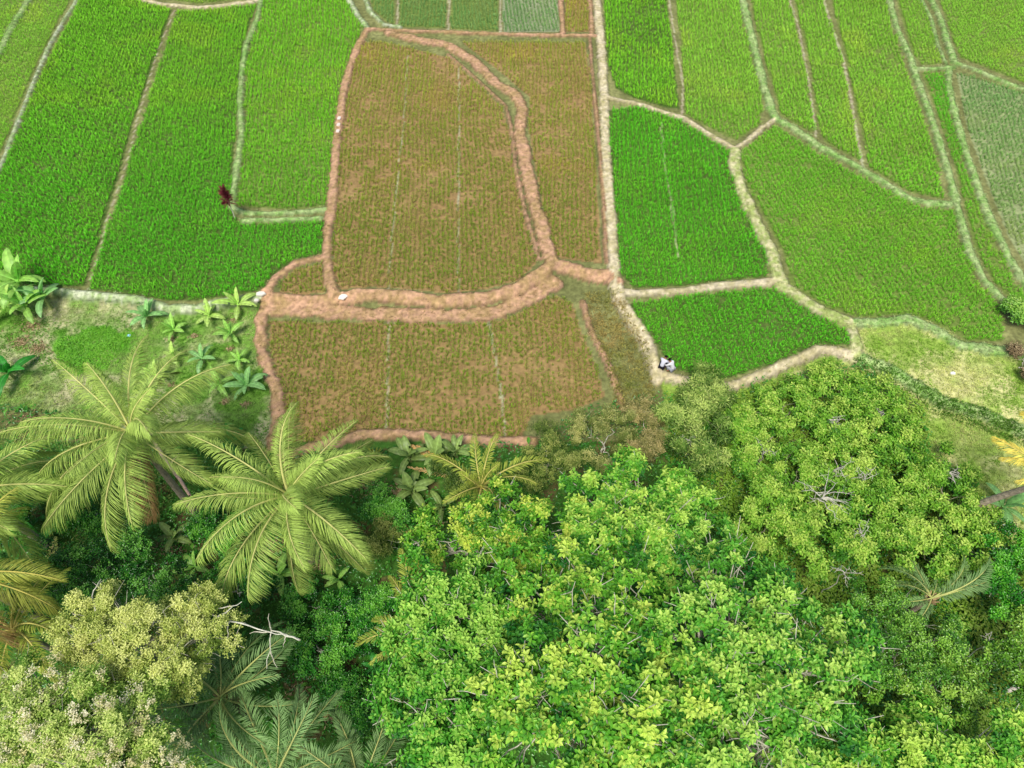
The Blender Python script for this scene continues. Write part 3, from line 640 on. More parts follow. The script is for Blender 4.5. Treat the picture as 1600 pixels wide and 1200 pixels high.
carpet(16000, .3, (srgb(92, 104, 44), srgb(140, 140, 76), srgb(184, 172, 112)), upx, 290, (.05, .3), .1, .52, lab='thin dry grass blades and stalks on the shaded floor', name='dry_undergrowth')
rp = poly_w([(1040,640),(1180,610),(1340,580),(1440,640),(1450,710),(1530,750),(1560,830),(1900,860),(1900,1280),(1300,1280),(1250,950),(1050,740)], LOW)
carpet(90000, .2, (srgb(84, 132, 30), srgb(136, 176, 54), srgb(186, 204, 96)), rp, 95, (.05, .8), .45, .22, lab='yellow green creeping undergrowth between the scrub trees on the right')
lp = poly_w([(-200,600),(60,590),(120,640),(260,690),(300,760),(120,860),(-300,900)], LOW)
carpet(9000, .2, (srgb(70, 104, 36), srgb(124, 148, 66), srgb(178, 190, 104)), lp, 99, (.02, .7), .25, .3, lab='light weedy undergrowth under the big coconut palm at the left')
gp = poly_w([(84,545),(96,522),(120,514),(160,511),(205,514),(214,530),(222,548),(190,562),(165,580),(120,588),(95,575)], LOW)
carpet(12000, .13, (srgb(76, 146, 30), srgb(112, 182, 46), srgb(160, 214, 70)), gp, 101, (.02, .2), .35, .4, name='herb_patch', lab='bright green patch of low herbs left of the small banana plants')
def litter(lst, n, lab):
    a = Acc(); 
    for px, py, r in lst:
        c = on(px, py); th = RNG.random(n) * 6.28; rr = r * np.abs(RNG.normal(0, .6, n)); x = c[0] + rr * np.cos(th); y = c[1] + rr * np.sin(th) * .7
        D = unit(RNG.normal(size=(n, 3)) * np.array([1, 1, .25])); t = RNG.random(n)
        leaves(a, np.stack([x, y, hz(x, y) + .02 + .03 * RNG.random(n)], 1), D, np.tile([0, 0, 1.], (n, 1)) + RNG.normal(size=(n, 3)) * .3, .16 * (.6 + RNG.random(n)), .06, mix3(srgb(110, 88, 58), srgb(190, 172, 128), t))
    return set_props(a.build('leaf_litter', M_litter), lab, 'leaf litter', None, 'stuff')
litter([(50,510,1.2),(35,535,.9),(60,545,.7),(40,655,.7),(30,690,.6)], 260, 'brown and grey dry leaf litter below the big banana clump at the left')
litter([(270,860,1.2),(330,900,.9),(540,850,1.5),(570,760,1.2),(620,770,.8),(500,880,.8),(420,860,1.),(320,830,1.2)], 190, 'brown dry leaf litter on the floor around the middle palm')
litter([(1530,1050,1.1),(1560,1100,1.3),(1590,1120,1.),(1500,1010,.7),(470,1080,1.2),(520,1120,1.2),(500,1040,.7),(570,990,.6)], 170, 'dry leaf litter on bare brown ground between the bushes')
litter([(365,500,.3),(270,530,.3),(305,525,.3),(360,545,.3),(268,602,.4),(352,628,.3),(383,632,.3),(248,598,.3)], 60, 'small dry leaves around the stems of the young banana plants')

# ------------------------------------------------------------------ palms
def frond_mesh(L=5., nl=46, w=.05, ll=.95, arch=.35, droop=1.0, col=(.2, .25, .06), rib=(.5, .5, .2), vee=.35, hang=.35, twist=0., name='frond'):
    acc = Acc(); n = 14; t = np.linspace(0, 1, n)
    el0 = arch; ang = el0 - droop * t ** 1.6 * 1.3
    ds = L / (n - 1); P = np.zeros((n, 3))
    for i in range(1, n):
        P[i] = P[i - 1] + ds * np.array([math.cos(ang[i]), 0, math.sin(ang[i])])
        P[i, 1] = twist * L * t[i] ** 2
    tube(acc, P, np.linspace(.055, .012, n), rib, 5)
    s = np.linspace(.12, 1., nl)
    for side in (-1, 1):
        sj = np.clip(s + RNG.normal(0, .006, nl), 0, 1)
        x = np.interp(sj, t, P[:, 0]); y = np.interp(sj, t, P[:, 1]); z = np.interp(sj, t, P[:, 2]); an = np.interp(sj, t, ang)
        T = np.stack([np.cos(an), 0 * an, np.sin(an)], 1); Up = np.stack([-np.sin(an), 0 * an, np.cos(an)], 1); Sd = np.tile([0., side, 0], (nl, 1))
        sweep = np.radians(62 - 38 * sj + RNG.normal(0, 5, nl))[:, None]
        out = Sd * math.cos(vee) + Up * math.sin(vee)
        D = unit(T * np.cos(sweep) + out * np.sin(sweep) + RNG.normal(size=(nl, 3)) * .05)
        ln = ll * (np.sin(np.clip(sj, 0, 1) * np.pi * .86 + .32) ** .6) * (.8 + .3 * RNG.random(nl)) * np.where(RNG.random(nl) < .04, .3, 1)
        X = unit(np.cross(D, Up)); Pb = np.stack([x, y, z], 1)
        # three-part leaflet that bends down
        g = np.array([0, 0, -1.]); l_ = ln[:, None]; hg = hang * (1 + .5 * RNG.random((nl, 1)))
        m1 = Pb + D * l_ * .4 + g * l_ * hg * .12; m2 = Pb + D * l_ * .74 + g * l_ * hg * .5; tp = Pb + D * l_ * .94 + g * l_ * hg * 1.05
        ww = w * (.8 + .4 * RNG.random((nl, 1)))
        V = np.stack([Pb, m1 - X * ww * .5, m1 + X * ww * .5, m2 - X * ww * .42, m2 + X * ww * .42, tp], 1).reshape(-1, 3)
        k = np.arange(nl)[:, None] * 6
        Fc = np.concatenate([k + np.array([[0, 2, 4, 1]]), k + np.array([[1, 4, 5, 3]])])
        C = np.repeat(np.asarray(col) * (.7 + .6 * RNG.random((nl, 1))), 6, 0) * np.tile([.9, 1, 1, 1.05, 1.05, 1.15], nl)[:, None]
        acc.add(V, Fc, C)
    o = acc.build(name, M_palm); me = o.data; bpy.data.objects.remove(o); return me
OLC = srgb(160, 184, 88); OLR = srgb(214, 212, 132)
def fset(col, rib, L, **k):
    return [frond_mesh(L * s, col=np.array(col) * c, rib=rib, arch=a, droop=d, twist=tw, **k) for s, c, a, d, tw in
            [(.95, 1, 1.1, .95, .12), (1.05, 1.1, .75, .9, -.14), (.97, .85, .5, .95, .16), (1.02, 1.12, .25, .7, -.1), (.9, .62, -.1, .75, .12), (.55, 1.2, 1.35, .5, .0), (1.0, .9, .85, 1.2, -.05), (.98, 1.05, .4, .6, .2)]]
def many(col, rib, L, n, **k):
    out = []
    for i in range(n):
        q = i / (n - 1); a = 1.25 - 1.35 * q + random.uniform(-.1, .1)
        out.append(frond_mesh(L * random.uniform(.9, 1.08) * (1 - .25 * (i == 0)), col=np.array(col) * (1.12 - .35 * q + random.uniform(-.08, .08)), rib=np.array(rib) * (1.05 - .2 * q), arch=a, droop=random.uniform(.55, 1.2) * (1 - .3 * q), twist=random.uniform(-.24, .24), **k))
    out.append(frond_mesh(L * .9, col=srgb(176, 142, 92), rib=srgb(196, 168, 116), arch=-.45, droop=.7, twist=.1, **k))
    return out
FS = {'coco': many(OLC, OLR, 5.2, 20, nl=135, ll=1.05, w=.03, hang=.75, vee=.12), 'coco_y': many(srgb(184, 190, 84), srgb(222, 210, 110), 4.8, 12, nl=90, ll=.95, w=.034, hang=.75, vee=.15),
      'young': fset(srgb(150, 164, 66), srgb(216, 206, 118), 3.7, nl=46, ll=.7, w=.05, hang=.3), 'sago': fset(srgb(122, 156, 92), srgb(190, 194, 116), 4.2, nl=58, ll=.85, w=.042, hang=.3, vee=.5),
      'gold': fset(srgb(206, 190, 84), srgb(226, 206, 110), 3.6, nl=50, ll=.75, w=.05, hang=.4)}
def palm(cpx, kind, label, n=20, lean=(0, 0), trunk=True, nuts=False, rz0=0., name='coconut_palm', cat='palm', group=None, tiers=(0, 6, 1, 2, 7, 3, 2, 4), az=None, rt=.14, tcol=srgb(156, 142, 122)):
    if kind.startswith('coco'): tiers = tuple(range(len(FS[kind])))
    c = at(*cpx); b = np.array([c[0] - lean[0], c[1] - lean[1], 0]); b[2] = float(hz(b[0], b[1]))
    root = empty(name, b, label, cat, group); off = c - b
    t = Acc(); m = 12; s = np.linspace(0, 1, m); pts = np.stack([off[0] * s ** 1.6, off[1] * s ** 1.6, off[2] * s - .2 * (1 - s)], 1)
    rr = np.linspace(rt * 1.5, rt * .9, m); rr[0] *= 1.4
    rings = np.interp(np.linspace(0, 1, 40), s, rr) * (1 + .08 * (np.arange(40) % 2)); pp = np.stack([np.interp(np.linspace(0, 1, 40), s, pts[:, j]) for j in range(3)], 1)
    tube(t, pp, rings, tcol, 10, .05); t.build('trunk', M_bark, root, sm=False)
    for i in range(n):
        tier = tiers[int(i * len(tiers) / n)]
        o = link('frond', FS[kind][tier], root); o.location = [float(q) for q in off + np.array([0, 0, .1 - .015 * tier])]
        a = rz0 + i * 2.39996 + random.uniform(-.32, .32)
        if az is not None: a = R(az[i][0]); 
        o.rotation_euler = (random.uniform(-.5, .5), random.uniform(-.16, .16), a)
        k = random.uniform(.86, 1.08) * (1.06 if kind.startswith('coco') else 1) * (az[i][1] if az is not None and len(az[i]) > 1 else 1); o.scale = (k, k, k)
    sh = Acc()
    for i in range(9):
        a = i * .7; tube(sh, np.array([off + [math.cos(a) * .1, math.sin(a) * .1, -.5], off + [math.cos(a) * .2, math.sin(a) * .2, -.15], off + [math.cos(a) * .36, math.sin(a) * .36, .15]]), [.06, .08, .03], srgb(168, 146, 104), 5)
    sh.build('leaf_sheath', M_bark, root)
    if nuts:
        for i in range(7):
            a = i * .9 + .4; q = off + np.array([math.cos(a) * .34, math.sin(a) * .34, -.32 - .08 * (i % 2)])
            nt = Acc(); zz = np.linspace(-.15, .15, 7); tube(nt, np.stack([q[0] + 0 * zz, q[1] + 0 * zz, q[2] + zz], 1), np.sqrt(np.maximum(.0004, .13 ** 2 * (1 - (zz / .16) ** 2))), srgb(150, 150, 60), 9)
            nt.build('coconut', M_bark, root, sm=True)
    return root
palm((207,676,6.6), 'coco', 'largest coconut palm at the left, crown spread over the edge of the garden', 24, lean=(-.9, 1.2), rz0=.3, group=None, nuts=True)
palm((452,775,5.6), 'coco', 'coconut palm in the middle with its crown over the lower thin field edge', 25, lean=(.6, .4), rz0=.9, nuts=True)
palm((752,762,1.4), 'young', 'young palm with upright golden fronds beside the broad banana leaves', 11, tiers=(5, 0, 0, 1, 1, 2), rz0=.2, name='young_palm', rt=.1)
palm((655,985,3.0), 'young', 'palm half hidden beneath the bright green tree, one olive frond pointing at the middle palm', 9, az=[(118, 1.15), (135, .8), (160, .7), (185, .8), (100, .8), (230, .8), (60, .7), (20, .7), (290, .7)], tiers=(1, 2, 1, 2, 3), rt=.11, name='young_palm')
palm((-45,770,5.5), 'coco', 'coconut palm off the left edge, its drooping fronds reaching in below the largest palm', 20, rz0=.1)
palm((-60,900,6.5), 'coco_y', 'yellow tinged palm whose tips show at the left edge beside the dark glossy bush', 16, rz0=.2)
palm((20,985,3.2), 'young', 'small olive palm at the left edge above the blossom tree', 14, rz0=.6, name='young_palm', rt=.1)
palm((430,1215,3.2), 'sago', 'dark feathery palm at the bottom edge with long fronds pointing up', 16, rz0=.5, name='dark_palm', tcol=srgb(70, 58, 44), az=[(a, 1) for a in (95, 60, 130, 30, 160, 5, 185, 75, 112, 45, 145, 15, 215, 330, 270, 300)])
palm((345,1090,2.4), 'sago', 'dark feathery palm with a dry tan shoot between the pale tree and the bottom edge', 15, rz0=.1, name='dark_palm', tcol=srgb(70, 58, 44))
palm((250,1085,2.0), 'sago', 'dark feathery palm almost hidden under the pale olive tree', 14, rz0=1.1, name='dark_palm', tcol=srgb(70, 58, 44))
palm((560,1235,2.6), 'sago', 'dark feathery palm at the bottom edge left of the bright green trees', 13, rz0=.3, name='dark_palm', tcol=srgb(70, 58, 44))
palm((1650,750,5.0), 'gold', 'golden fronded palm leaning in from the right edge over the meadow', 13, lean=(1.7, -.8), az=[(150, 1), (118, 1.1), (172, .9), (195, .8), (215, .7), (90, 1), (60, 1), (30, 1), (0, 1), (330, 1), (300, 1), (270, 1), (240, .6)], tiers=(1, 2), rt=.15)
palm((1455,935,.9), 'sago', 'low dark palm with fronds flat on the scrub at the right', 9, az=[(20, 1), (5, .9), (35, .8), (140, .8), (160, .7), (100, .6), (190, .6), (60, .6), (230, .6)], tiers=(2, 3), name='young_palm', rt=.1)

# fallen fronds and dry shoots
def fallen(p0, p1, col, lab, ll=.5, hgt_=.25):
    a_, b_ = on(*p0), on(*p1); L = float(np.linalg.norm((b_ - a_)[:2]))
    me = frond_mesh(L, nl=26, w=.06, ll=ll, arch=.1, droop=.15, col=col, rib=srgb(186, 170, 120), vee=.05, hang=.12)
    o = link('fallen_frond', me); o.location = (float(a_[0]), float(a_[1]), float(max(a_[2], b_[2])) + hgt_)
    o.rotation_euler = (0, 0, math.atan2(b_[1] - a_[1], b_[0] - a_[0])); return set_props(o, lab, 'palm frond', 'fallen palm fronds')
fallen((700,818), (642,832), srgb(196, 160, 96), 'short tan fallen frond pointing left at the foot of the small bright tree')
fallen((590,1060), (500,1130), srgb(170, 160, 84), 'thin olive fallen frond lying on the dark floor above the dark palms', .3)
fallen((575,1012), (505,992), srgb(190, 196, 92), 'fallen frond with yellow tuft lying left of the bright trees', .3)
fallen((690,730), (645,705), srgb(214, 170, 104), 'golden fallen frond across the broad banana leaves', .4, .7)
fallen((725,758), (640,738), srgb(206, 170, 108), 'long golden dry frond lying just below the broad banana leaves', .35, .6)
fallen((90,905), (100,850), srgb(176, 184, 100), 'limp olive frond hanging over the dark bush at the left', .5, .9)
fallen((1525,905), (1500,930), srgb(120, 130, 60), 'short dark frond by the low dark palm on the right', .5, .4)

# ------------------------------------------------------------------ banana plants
def banana_leaf(L, W, el, droop, col, rip=0.):
    acc = Acc(); n = 12; t = np.linspace(0, 1, n); ang = el - droop * t ** 1.5
    P = np.zeros((n, 3))
    for i in range(1, n): P[i] = P[i - 1] + L / (n - 1) * np.array([math.cos(ang[i]), 0, math.sin(ang[i])])
    wid = W * np.sin(np.clip((t - .1) / .9, 0, 1) ** .75 * np.pi) ** .55; wid = np.where(t < .12, .015, np.maximum(wid, .012))
    up = np.stack([-np.sin(ang), 0 * t, np.cos(ang)], 1); sd = np.array([0, 1., 0])
    rows = []
    for k, (s_, dz) in enumerate([(-1, .16), (-.5, .18), (0, 0), (.5, .18), (1, .16)]):
        edge = wid * .5 * s_ * (1 + (RNG.random(n) - .5) * .16 * abs(s_))
        rows.append(P + edge[:, None] * sd + up * (dz * wid)[:, None] - (abs(s_) > .8) * up * (wid * .16)[:, None])
    V = np.stack(rows, 1).reshape(-1, 3); q = []
    for i in range(n - 1):
        for j in range(4):
            if RNG.random() < rip and j in (0, 3): continue
            q.append([i * 5 + j, i * 5 + j + 1, (i + 1) * 5 + j + 1, (i + 1) * 5 + j])
    ribc = np.tile([1, .92, 1.35, .92, 1], n)[:, None]; st = (.88 + .24 * (np.arange(n) % 2))[:, None].repeat(5, 1).reshape(-1, 1)
    acc.add(V, np.array(q), np.asarray(col) * ribc * st)
    tube(acc, P[:8], np.linspace(.03, .012, 8), np.asarray(col) * 1.4 + .05, 5)
    o = acc.build('leaf', M_gloss_b, sm=True); me = o.data; bpy.data.objects.remove(o); return me
M_gloss_b = mat_vcol('banana_leaf', .42, .4, .35, 7., .15)
def bset(col): return [banana_leaf(1., .27 + .05 * random.random(), e, d, np.array(col) * c, .06) for e, d, c in [(1.3, .5, 1.2), (1.0, 1.1, 1.1), (.8, 1.3, 1.), (.55, 1.2, .9), (.3, 1.0, .85), (.7, 1.5, .95)]]
BS = [bset(srgb(152, 200, 90)), bset(srgb(140, 190, 112)), bset(srgb(176, 208, 104)), bset(srgb(60, 150, 50)), bset(srgb(134, 160, 84))]
def banana(px, py, Rm, label, n=8, cs=0, stem=.6, group='young banana plants in the garden', seed=0, name='banana_plant', wide=1.):
    rnd = random.Random(int(px * 7 + py)); b = on(px, py)
    # the pixel marks the heart of the plant: step back to where its stem stands
    Rm *= 1.2; b2 = at(px, py, b[2] + stem); b = np.array([b2[0], b2[1], float(hz(b2[0], b2[1]))])
    root = empty(name, b, label, 'banana plant', group)
    a = Acc(); tube(a, bez((0, 0, -.1), (rnd.uniform(-.08, .08), rnd.uniform(-.08, .08), stem), 0, 6), np.linspace(.1, .055, 6) * (.6 + .4 * Rm), srgb(150, 160, 96), 8); a.build('stem', M_bark, root, sm=True)
    a0 = rnd.random() * 6.28
    for i in range(n):
        o = link('leaf', BS[cs][i % 6], root); o.location = (0, 0, stem * (.98 - .1 * rnd.random()))
        s = Rm * rnd.uniform(.8, 1.15); o.scale = (s, s * wide * rnd.uniform(.9, 1.1), s); o.rotation_euler = (rnd.uniform(-.2, .2), 0, a0 + i * 2.4 + rnd.uniform(-.3, .3))
    return root
GBN = [(228,492,1.35,9,1,'broad grey green banana plant at the garden edge, tallest of its row'),(271,515,.95,7,0,'small banana plant just right of the tall grey green one'),(326,492,1.1,7,2,'yellowish banana plant leaning at the brown bank'),
 (368,468,1.35,7,2,'banana plant with two broad upright leaves against the rice field'),(360,522,1.0,7,0,'small banana plant directly below the one with broad upright leaves'),(270,556,.9,7,2,'pale little banana plant in the middle of the garden'),
 (315,560,1.0,6,1,'bluish banana plant right of the pale little one'),(374,562,.85,7,0,'small yellow green banana plant near the corner of the earth bund'),(243,586,.95,7,2,'yellow leaved banana plant above the largest palm'),
 (342,600,1.1,6,0,'narrow leaved banana plant, left of the lowest pair in the garden'),(385,602,1.25,9,1,'grey green banana plant, right of the lowest pair in the garden')]
for x, y, r_, n_, c_, lb in GBN: banana(x, y, r_, lb, n_, c_, .45)
LC = [(30,440,2.1,9,0,'tallest banana plant of the big clump at the left edge'),(8,470,1.8,8,2,'banana plant at the very left edge of the big clump'),(38,478,1.7,8,0,'lowest banana plant of the big clump, leaves hanging towards the litter'),(58,455,1.6,7,1,'banana plant at the right side of the big clump')]
for x, y, r_, n_, c_, lb in LC: banana(x, y, r_, lb, n_, c_, 1.1, 'big banana clump at the left edge')
OT = [(15,582,1.6,7,3,'dark green banana plant alone at the left edge of the garden'),(62,845,1.6,5,3,'dark green banana plant above the dark glossy bush'),(305,885,1.1,5,0,'bright banana plant on the bare brown patch below the fallen trunk'),
 (272,838,1.2,6,4,'olive banana plant beside the bright one on the brown floor'),(435,895,1.3,6,0,'bright banana plant under the lowest frond of the middle palm'),(528,905,.9,6,0,'small bright banana plant right of the middle palm'),
 (640,712,1.2,8,4,'dull broad leaved banana plant, leftmost by the lower earth bund'),(680,712,1.25,8,4,'dull broad leaved banana plant, middle of the three by the lower earth bund'),(712,706,1.15,8,4,'dull broad leaved banana plant nearest the young palm'),
 (643,765,1.25,8,4,'spreading olive banana plant below the broad leaved ones'),(690,790,1.0,6,4,'olive banana plant between the spreading one and the small bright tree'),(360,690,1.1,6,3,'fresh green banana plant between the two coconut palms'),(338,678,1.0,6,0,'light green banana plant at the lower edge of the garden'),
 (585,1040,.8,5,3,'small dark banana plant on the shaded floor left of the bright trees'),(1570,790,1.4,8,1,'spiky green banana plant below the leaning palm trunk at the right')]
for x, y, r_, n_, c_, lb in OT: banana(x, y, r_, lb, n_, c_, .6, 'banana plants among the palms', wide=1.15 if c_ == 4 else 1)

# strap leaved shrub left of the bananas and the red cordyline
def strap_shrub(px, py, h, Rm, label, cat, cA, cB, n=60, stemc=srgb(206, 200, 176), name='strap_leaf_shrub', lw=.05, lean=(0, 0), crown_h=.4):
    b = on(px, py); root = empty(name, b, label, cat)
    a = Acc(); top = np.array([lean[0], lean[1], h])
    tube(a, bez((0, 0, -.1), top, 0, 7, .04), np.linspace(.05, .03, 7), stemc, 7); a.build('stem', M_bark, root)
    s = RNG.random(n); base = top + np.stack([0 * s, 0 * s, (s - .5) * crown_h], 1) + (RNG.random((n, 3)) - .5) * np.array([.1, .1, .1]) * (h > 1)
    th = RNG.random(n) * 6.28; el = np.radians(15 + 60 * s); D = np.stack([np.cos(th) * np.cos(el), np.sin(th) * np.cos(el), np.sin(el)], 1)
    f = Acc(); leaves(f, base, D, np.stack([-np.cos(th), -np.sin(th), 1.2 + 0 * th], 1), Rm * (.7 + .5 * RNG.random(n)), lw, mix3(cA, cB, RNG.random(n)), .2, .15); f.build('leaves', M_leaf, root)
    return root
strap_shrub(368,342, 2.0, .6, 'dark red leaved shrub on a thin pale stem at the corner of the bund', 'shrub', srgb(96, 30, 42), srgb(176, 88, 96), 190, name='red_shrub', lw=.09, crown_h=1.1)
strap_shrub(588,722, .35, .8, 'spiky light green shrub under the lower earth bund, right of the middle palm', 'shrub', srgb(100, 130, 40), srgb(170, 180, 84), 60, lw=.1)
strap_shrub(560,705, .2, .5, 'smaller spiky shrub tucked behind the light green one', 'shrub', srgb(90, 120, 40), srgb(150, 160, 74), 40, lw=.08)
strap_shrub(378,1105, 1.5, .95, 'dry tan shoot of stiff straps rising among the dark palms', 'dry shoot', srgb(150, 150, 96), srgb(222, 206, 168), 46, name='dry_shoot', lw=.06)

# ------------------------------------------------------------------ heaps of dead twigs, logs
def twigs(px, py, r, n, lab, z=1.6, col=srgb(186, 182, 166), big=.02):
    z = z * .45 + .3 - 0.0; c = at(px, py, z); a = Acc(); g = float(hz(c[0], c[1]))
    tube(a, bez((0, 0, g - z), (0, 0, 0), 0, 6, .2), np.linspace(big * 1.6, big, 6), col, 6)
    for i in range(n):
        d = unit(RNG.normal(size=3) * np.array([1, 1, .3]) + np.array([0, 0, .15])) * r * .9 * (.35 + .85 * RNG.random()); p = bez((RNG.random(3) - .5) * r * .3, d, .06, 6, r * .12)
        tube(a, p, np.linspace(big * (.6 + .6 * RNG.random()), .008, 6), col, 5)
        for q in (2, 3, 4): tube(a, bez(p[q], p[q] + unit(RNG.normal(size=3) * np.array([1, 1, .4])) * r * .35, .02, 4, .03), np.linspace(.014, .005, 4), col, 4)
    o = a.build('dead_branch', M_bark); o.location = [float(q) for q in c]; return set_props(o, lab, 'dead branch', 'dead grey branches in the scrub')
twigs(1285,778,1.7,11,'largest heap of dead grey twigs in the scrub, with a thick pale limb',2.6,big=.045)
twigs(1195,705,1.0,7,'dead grey twigs left in the scrub below the footpath bend',2.0)
twigs(1297,655,.9,6,'dead grey twigs standing up near the top of the scrub',1.9)
twigs(1305,735,1.1,7,'dead grey twigs above the largest heap',2.2)
twigs(1350,745,1.,7,'dead grey twigs right above the largest heap',2.2)
twigs(1372,640,.7,5,'small dead twigs nearest the meadow bank',1.6)
twigs(1350,835,.9,7,'dead grey twigs directly below the largest heap',2.6)
twigs(1478,738,.9,7,'dead grey twigs beside the small square meadow',1.8)
twigs(1320,895,.8,6,'dead grey twigs between the scrub and the bright trees',2.6)
twigs(1080,690,.9,6,'dead grey stems sticking out of the bamboo',2.0)
twigs(1540,1010,.9,6,'thin dead branch crossing the litter on the right',1.0)
def log(p0, p1, r, z, lab, col=srgb(196, 186, 170), name='log'):
    a_, b_ = at(*p0, z), at(*p1, z); a_[2] = float(hz(a_[0], a_[1])) + r + .1; b_[2] = a_[2] + .3; a = Acc()
    tube(a, bez(a_ - a_, b_ - a_, .1, 9, .08), np.linspace(r, r * .7, 9), col, 9, .15)
    tube(a, bez((b_ - a_) * .5, (b_ - a_) * .5 + np.array([.5, .6, .4]), .05, 5, .05), np.linspace(r * .5, r * .2, 5), col, 6)
    o = a.build(name, M_bark); o.location = [float(q) for q in a_]; return set_props(o, lab, 'log', None)
log((1556,1086), (1625,1062), .13, -1.5, 'grey log on the litter at the lower right edge')
log((1425,1145), (1470,1128), .2, -1.2, 'short pale stump lying between the bushes at the lower right')
log((1405,945), (1420,942), .14, -1.0, 'cut palm stub with a pale end beside the low dark palm')
log((250,700), (312,792), .12, -1.6, 'curved pinkish trunk lying under the two coconut palms', srgb(190, 160, 140))

# small things on the bunds
def slab(px, py, pts, col, lab, name, cat, th=.05, z=.0):
    c = on(px, py); n = len(pts); P2 = np.array(pts)
    V = np.concatenate([np.c_[P2, np.full(n, 0.)], np.c_[P2, np.full(n, th)], np.c_[P2 * .9, np.full(n, th * 1.3)], [[0, 0, 0], [0, 0, th * 1.45]]])
    f = [[i, (i + 1) % n, n + (i + 1) % n, n + i] for i in range(n)] + [[n + i, n + (i + 1) % n, 2 * n + (i + 1) % n, 2 * n + i] for i in range(n)]
    f += [[2 * n + i, 2 * n + i + 1, 2 * n + (i + 2) % n, 3 * n + 1] for i in range(0, n, 2)] if n % 2 == 0 else []
    a = Acc(); a.add(V, np.array(f), np.tile(col, (len(V), 1)) * (.9 + .2 * RNG.random((len(V), 1))))
    o = a.build(name, M_plain); o.location = (float(c[0]), float(c[1]), float(c[2]) + z); return set_props(o, lab, cat)
slab(536,464, [(-.3,-.22),(.08,-.3),(.34,.02),(.12,.34),(-.08,.22),(-.26,.04)], srgb(224,214,200), 'pale flat stone slab on the bend of the earth bund', 'stone_slab', 'stone slab', .07, .01)
slab(408,460, [(-.3,-.15),(.1,-.2),(.36,0),(.2,.18),(-.1,.2),(-.32,.08)], srgb(214,210,196), 'white rock where the pale bund meets the earth bund', 'rock', 'rock', .1)
slab(401,470, [(-.15,-.12),(.1,-.14),(.2,0),(.1,.12),(-.08,.14),(-.16,.04)], srgb(206,202,188), 'smaller pale rock just below the white rock', 'rock', 'rock', .09)
slab(202,525, [(-.12,-.08),(.08,-.1),(.14,.02),(.06,.1),(-.06,.09),(-.13,.03)], srgb(150,200,236), 'small crumpled light blue plastic bag in the grass above the largest palm', 'plastic_bag', 'plastic bag', .06)
slab(1488,584, [(-.16,-.1),(.12,-.12),(.18,.03),(.06,.13),(-.08,.1),(-.17,.02)], srgb(226,224,214), 'small white stone on the curved meadow bank', 'rock', 'rock', .08)
for (x, y, lb) in [(530,185,'upper'),(529,195,'middle'),(528,205,'lower')]:
    slab(x, y, [(-.14,-.2),(.12,-.22),(.16,0),(.12,.2),(-.1,.22),(-.16,.02)], srgb(214,200,186), lb + ' of three pale paving stones on the earth bund left of the large thin field', 'paving_stone', 'paving stone', .05, .01)

# ------------------------------------------------------------------ two people crouching on the path
def skin_mesh(name, joints, edges, mat, col, parent, sub=2):
    me = bpy.data.meshes.new(name); me.from_pydata([j[0] for j in joints], edges, [])
    o = link(name, me, parent); me.materials.append(mat)
    md = o.modifiers.new('Skin', 'SKIN'); md.use_smooth_shade = True
    for i, j in enumerate(joints):
        sv = me.skin_vertices[0].data[i]; r = j[1]; sv.radius = (r, r) if not isinstance(r, tuple) else r; sv.use_root = (i == 0)
    sb = o.modifiers.new('Sub', 'SUBSURF'); sb.levels = sub; sb.render_levels = sub
    # bake to a plain mesh so the colour attribute can ride on it
    dg = bpy.context.evaluated_depsgraph_get(); ev = o.evaluated_get(dg); nm = bpy.data.meshes.new_from_object(ev); o.modifiers.clear(); o.data = nm
    if not nm.materials: nm.materials.append(mat)
    for p in nm.polygons: p.use_smooth = True
    a = nm.color_attributes.get('col') or nm.color_attributes.new('col', 'FLOAT_COLOR', 'POINT')
    c4 = np.ones((len(nm.vertices), 4), np.float32)
    co = np.empty(len(nm.vertices) * 3, np.float32); nm.vertices.foreach_get('co', co); c4[:, :3] = col if not callable(col) else col(co.reshape(-1, 3))
    a.data.foreach_set('color', c4.ravel()); return o
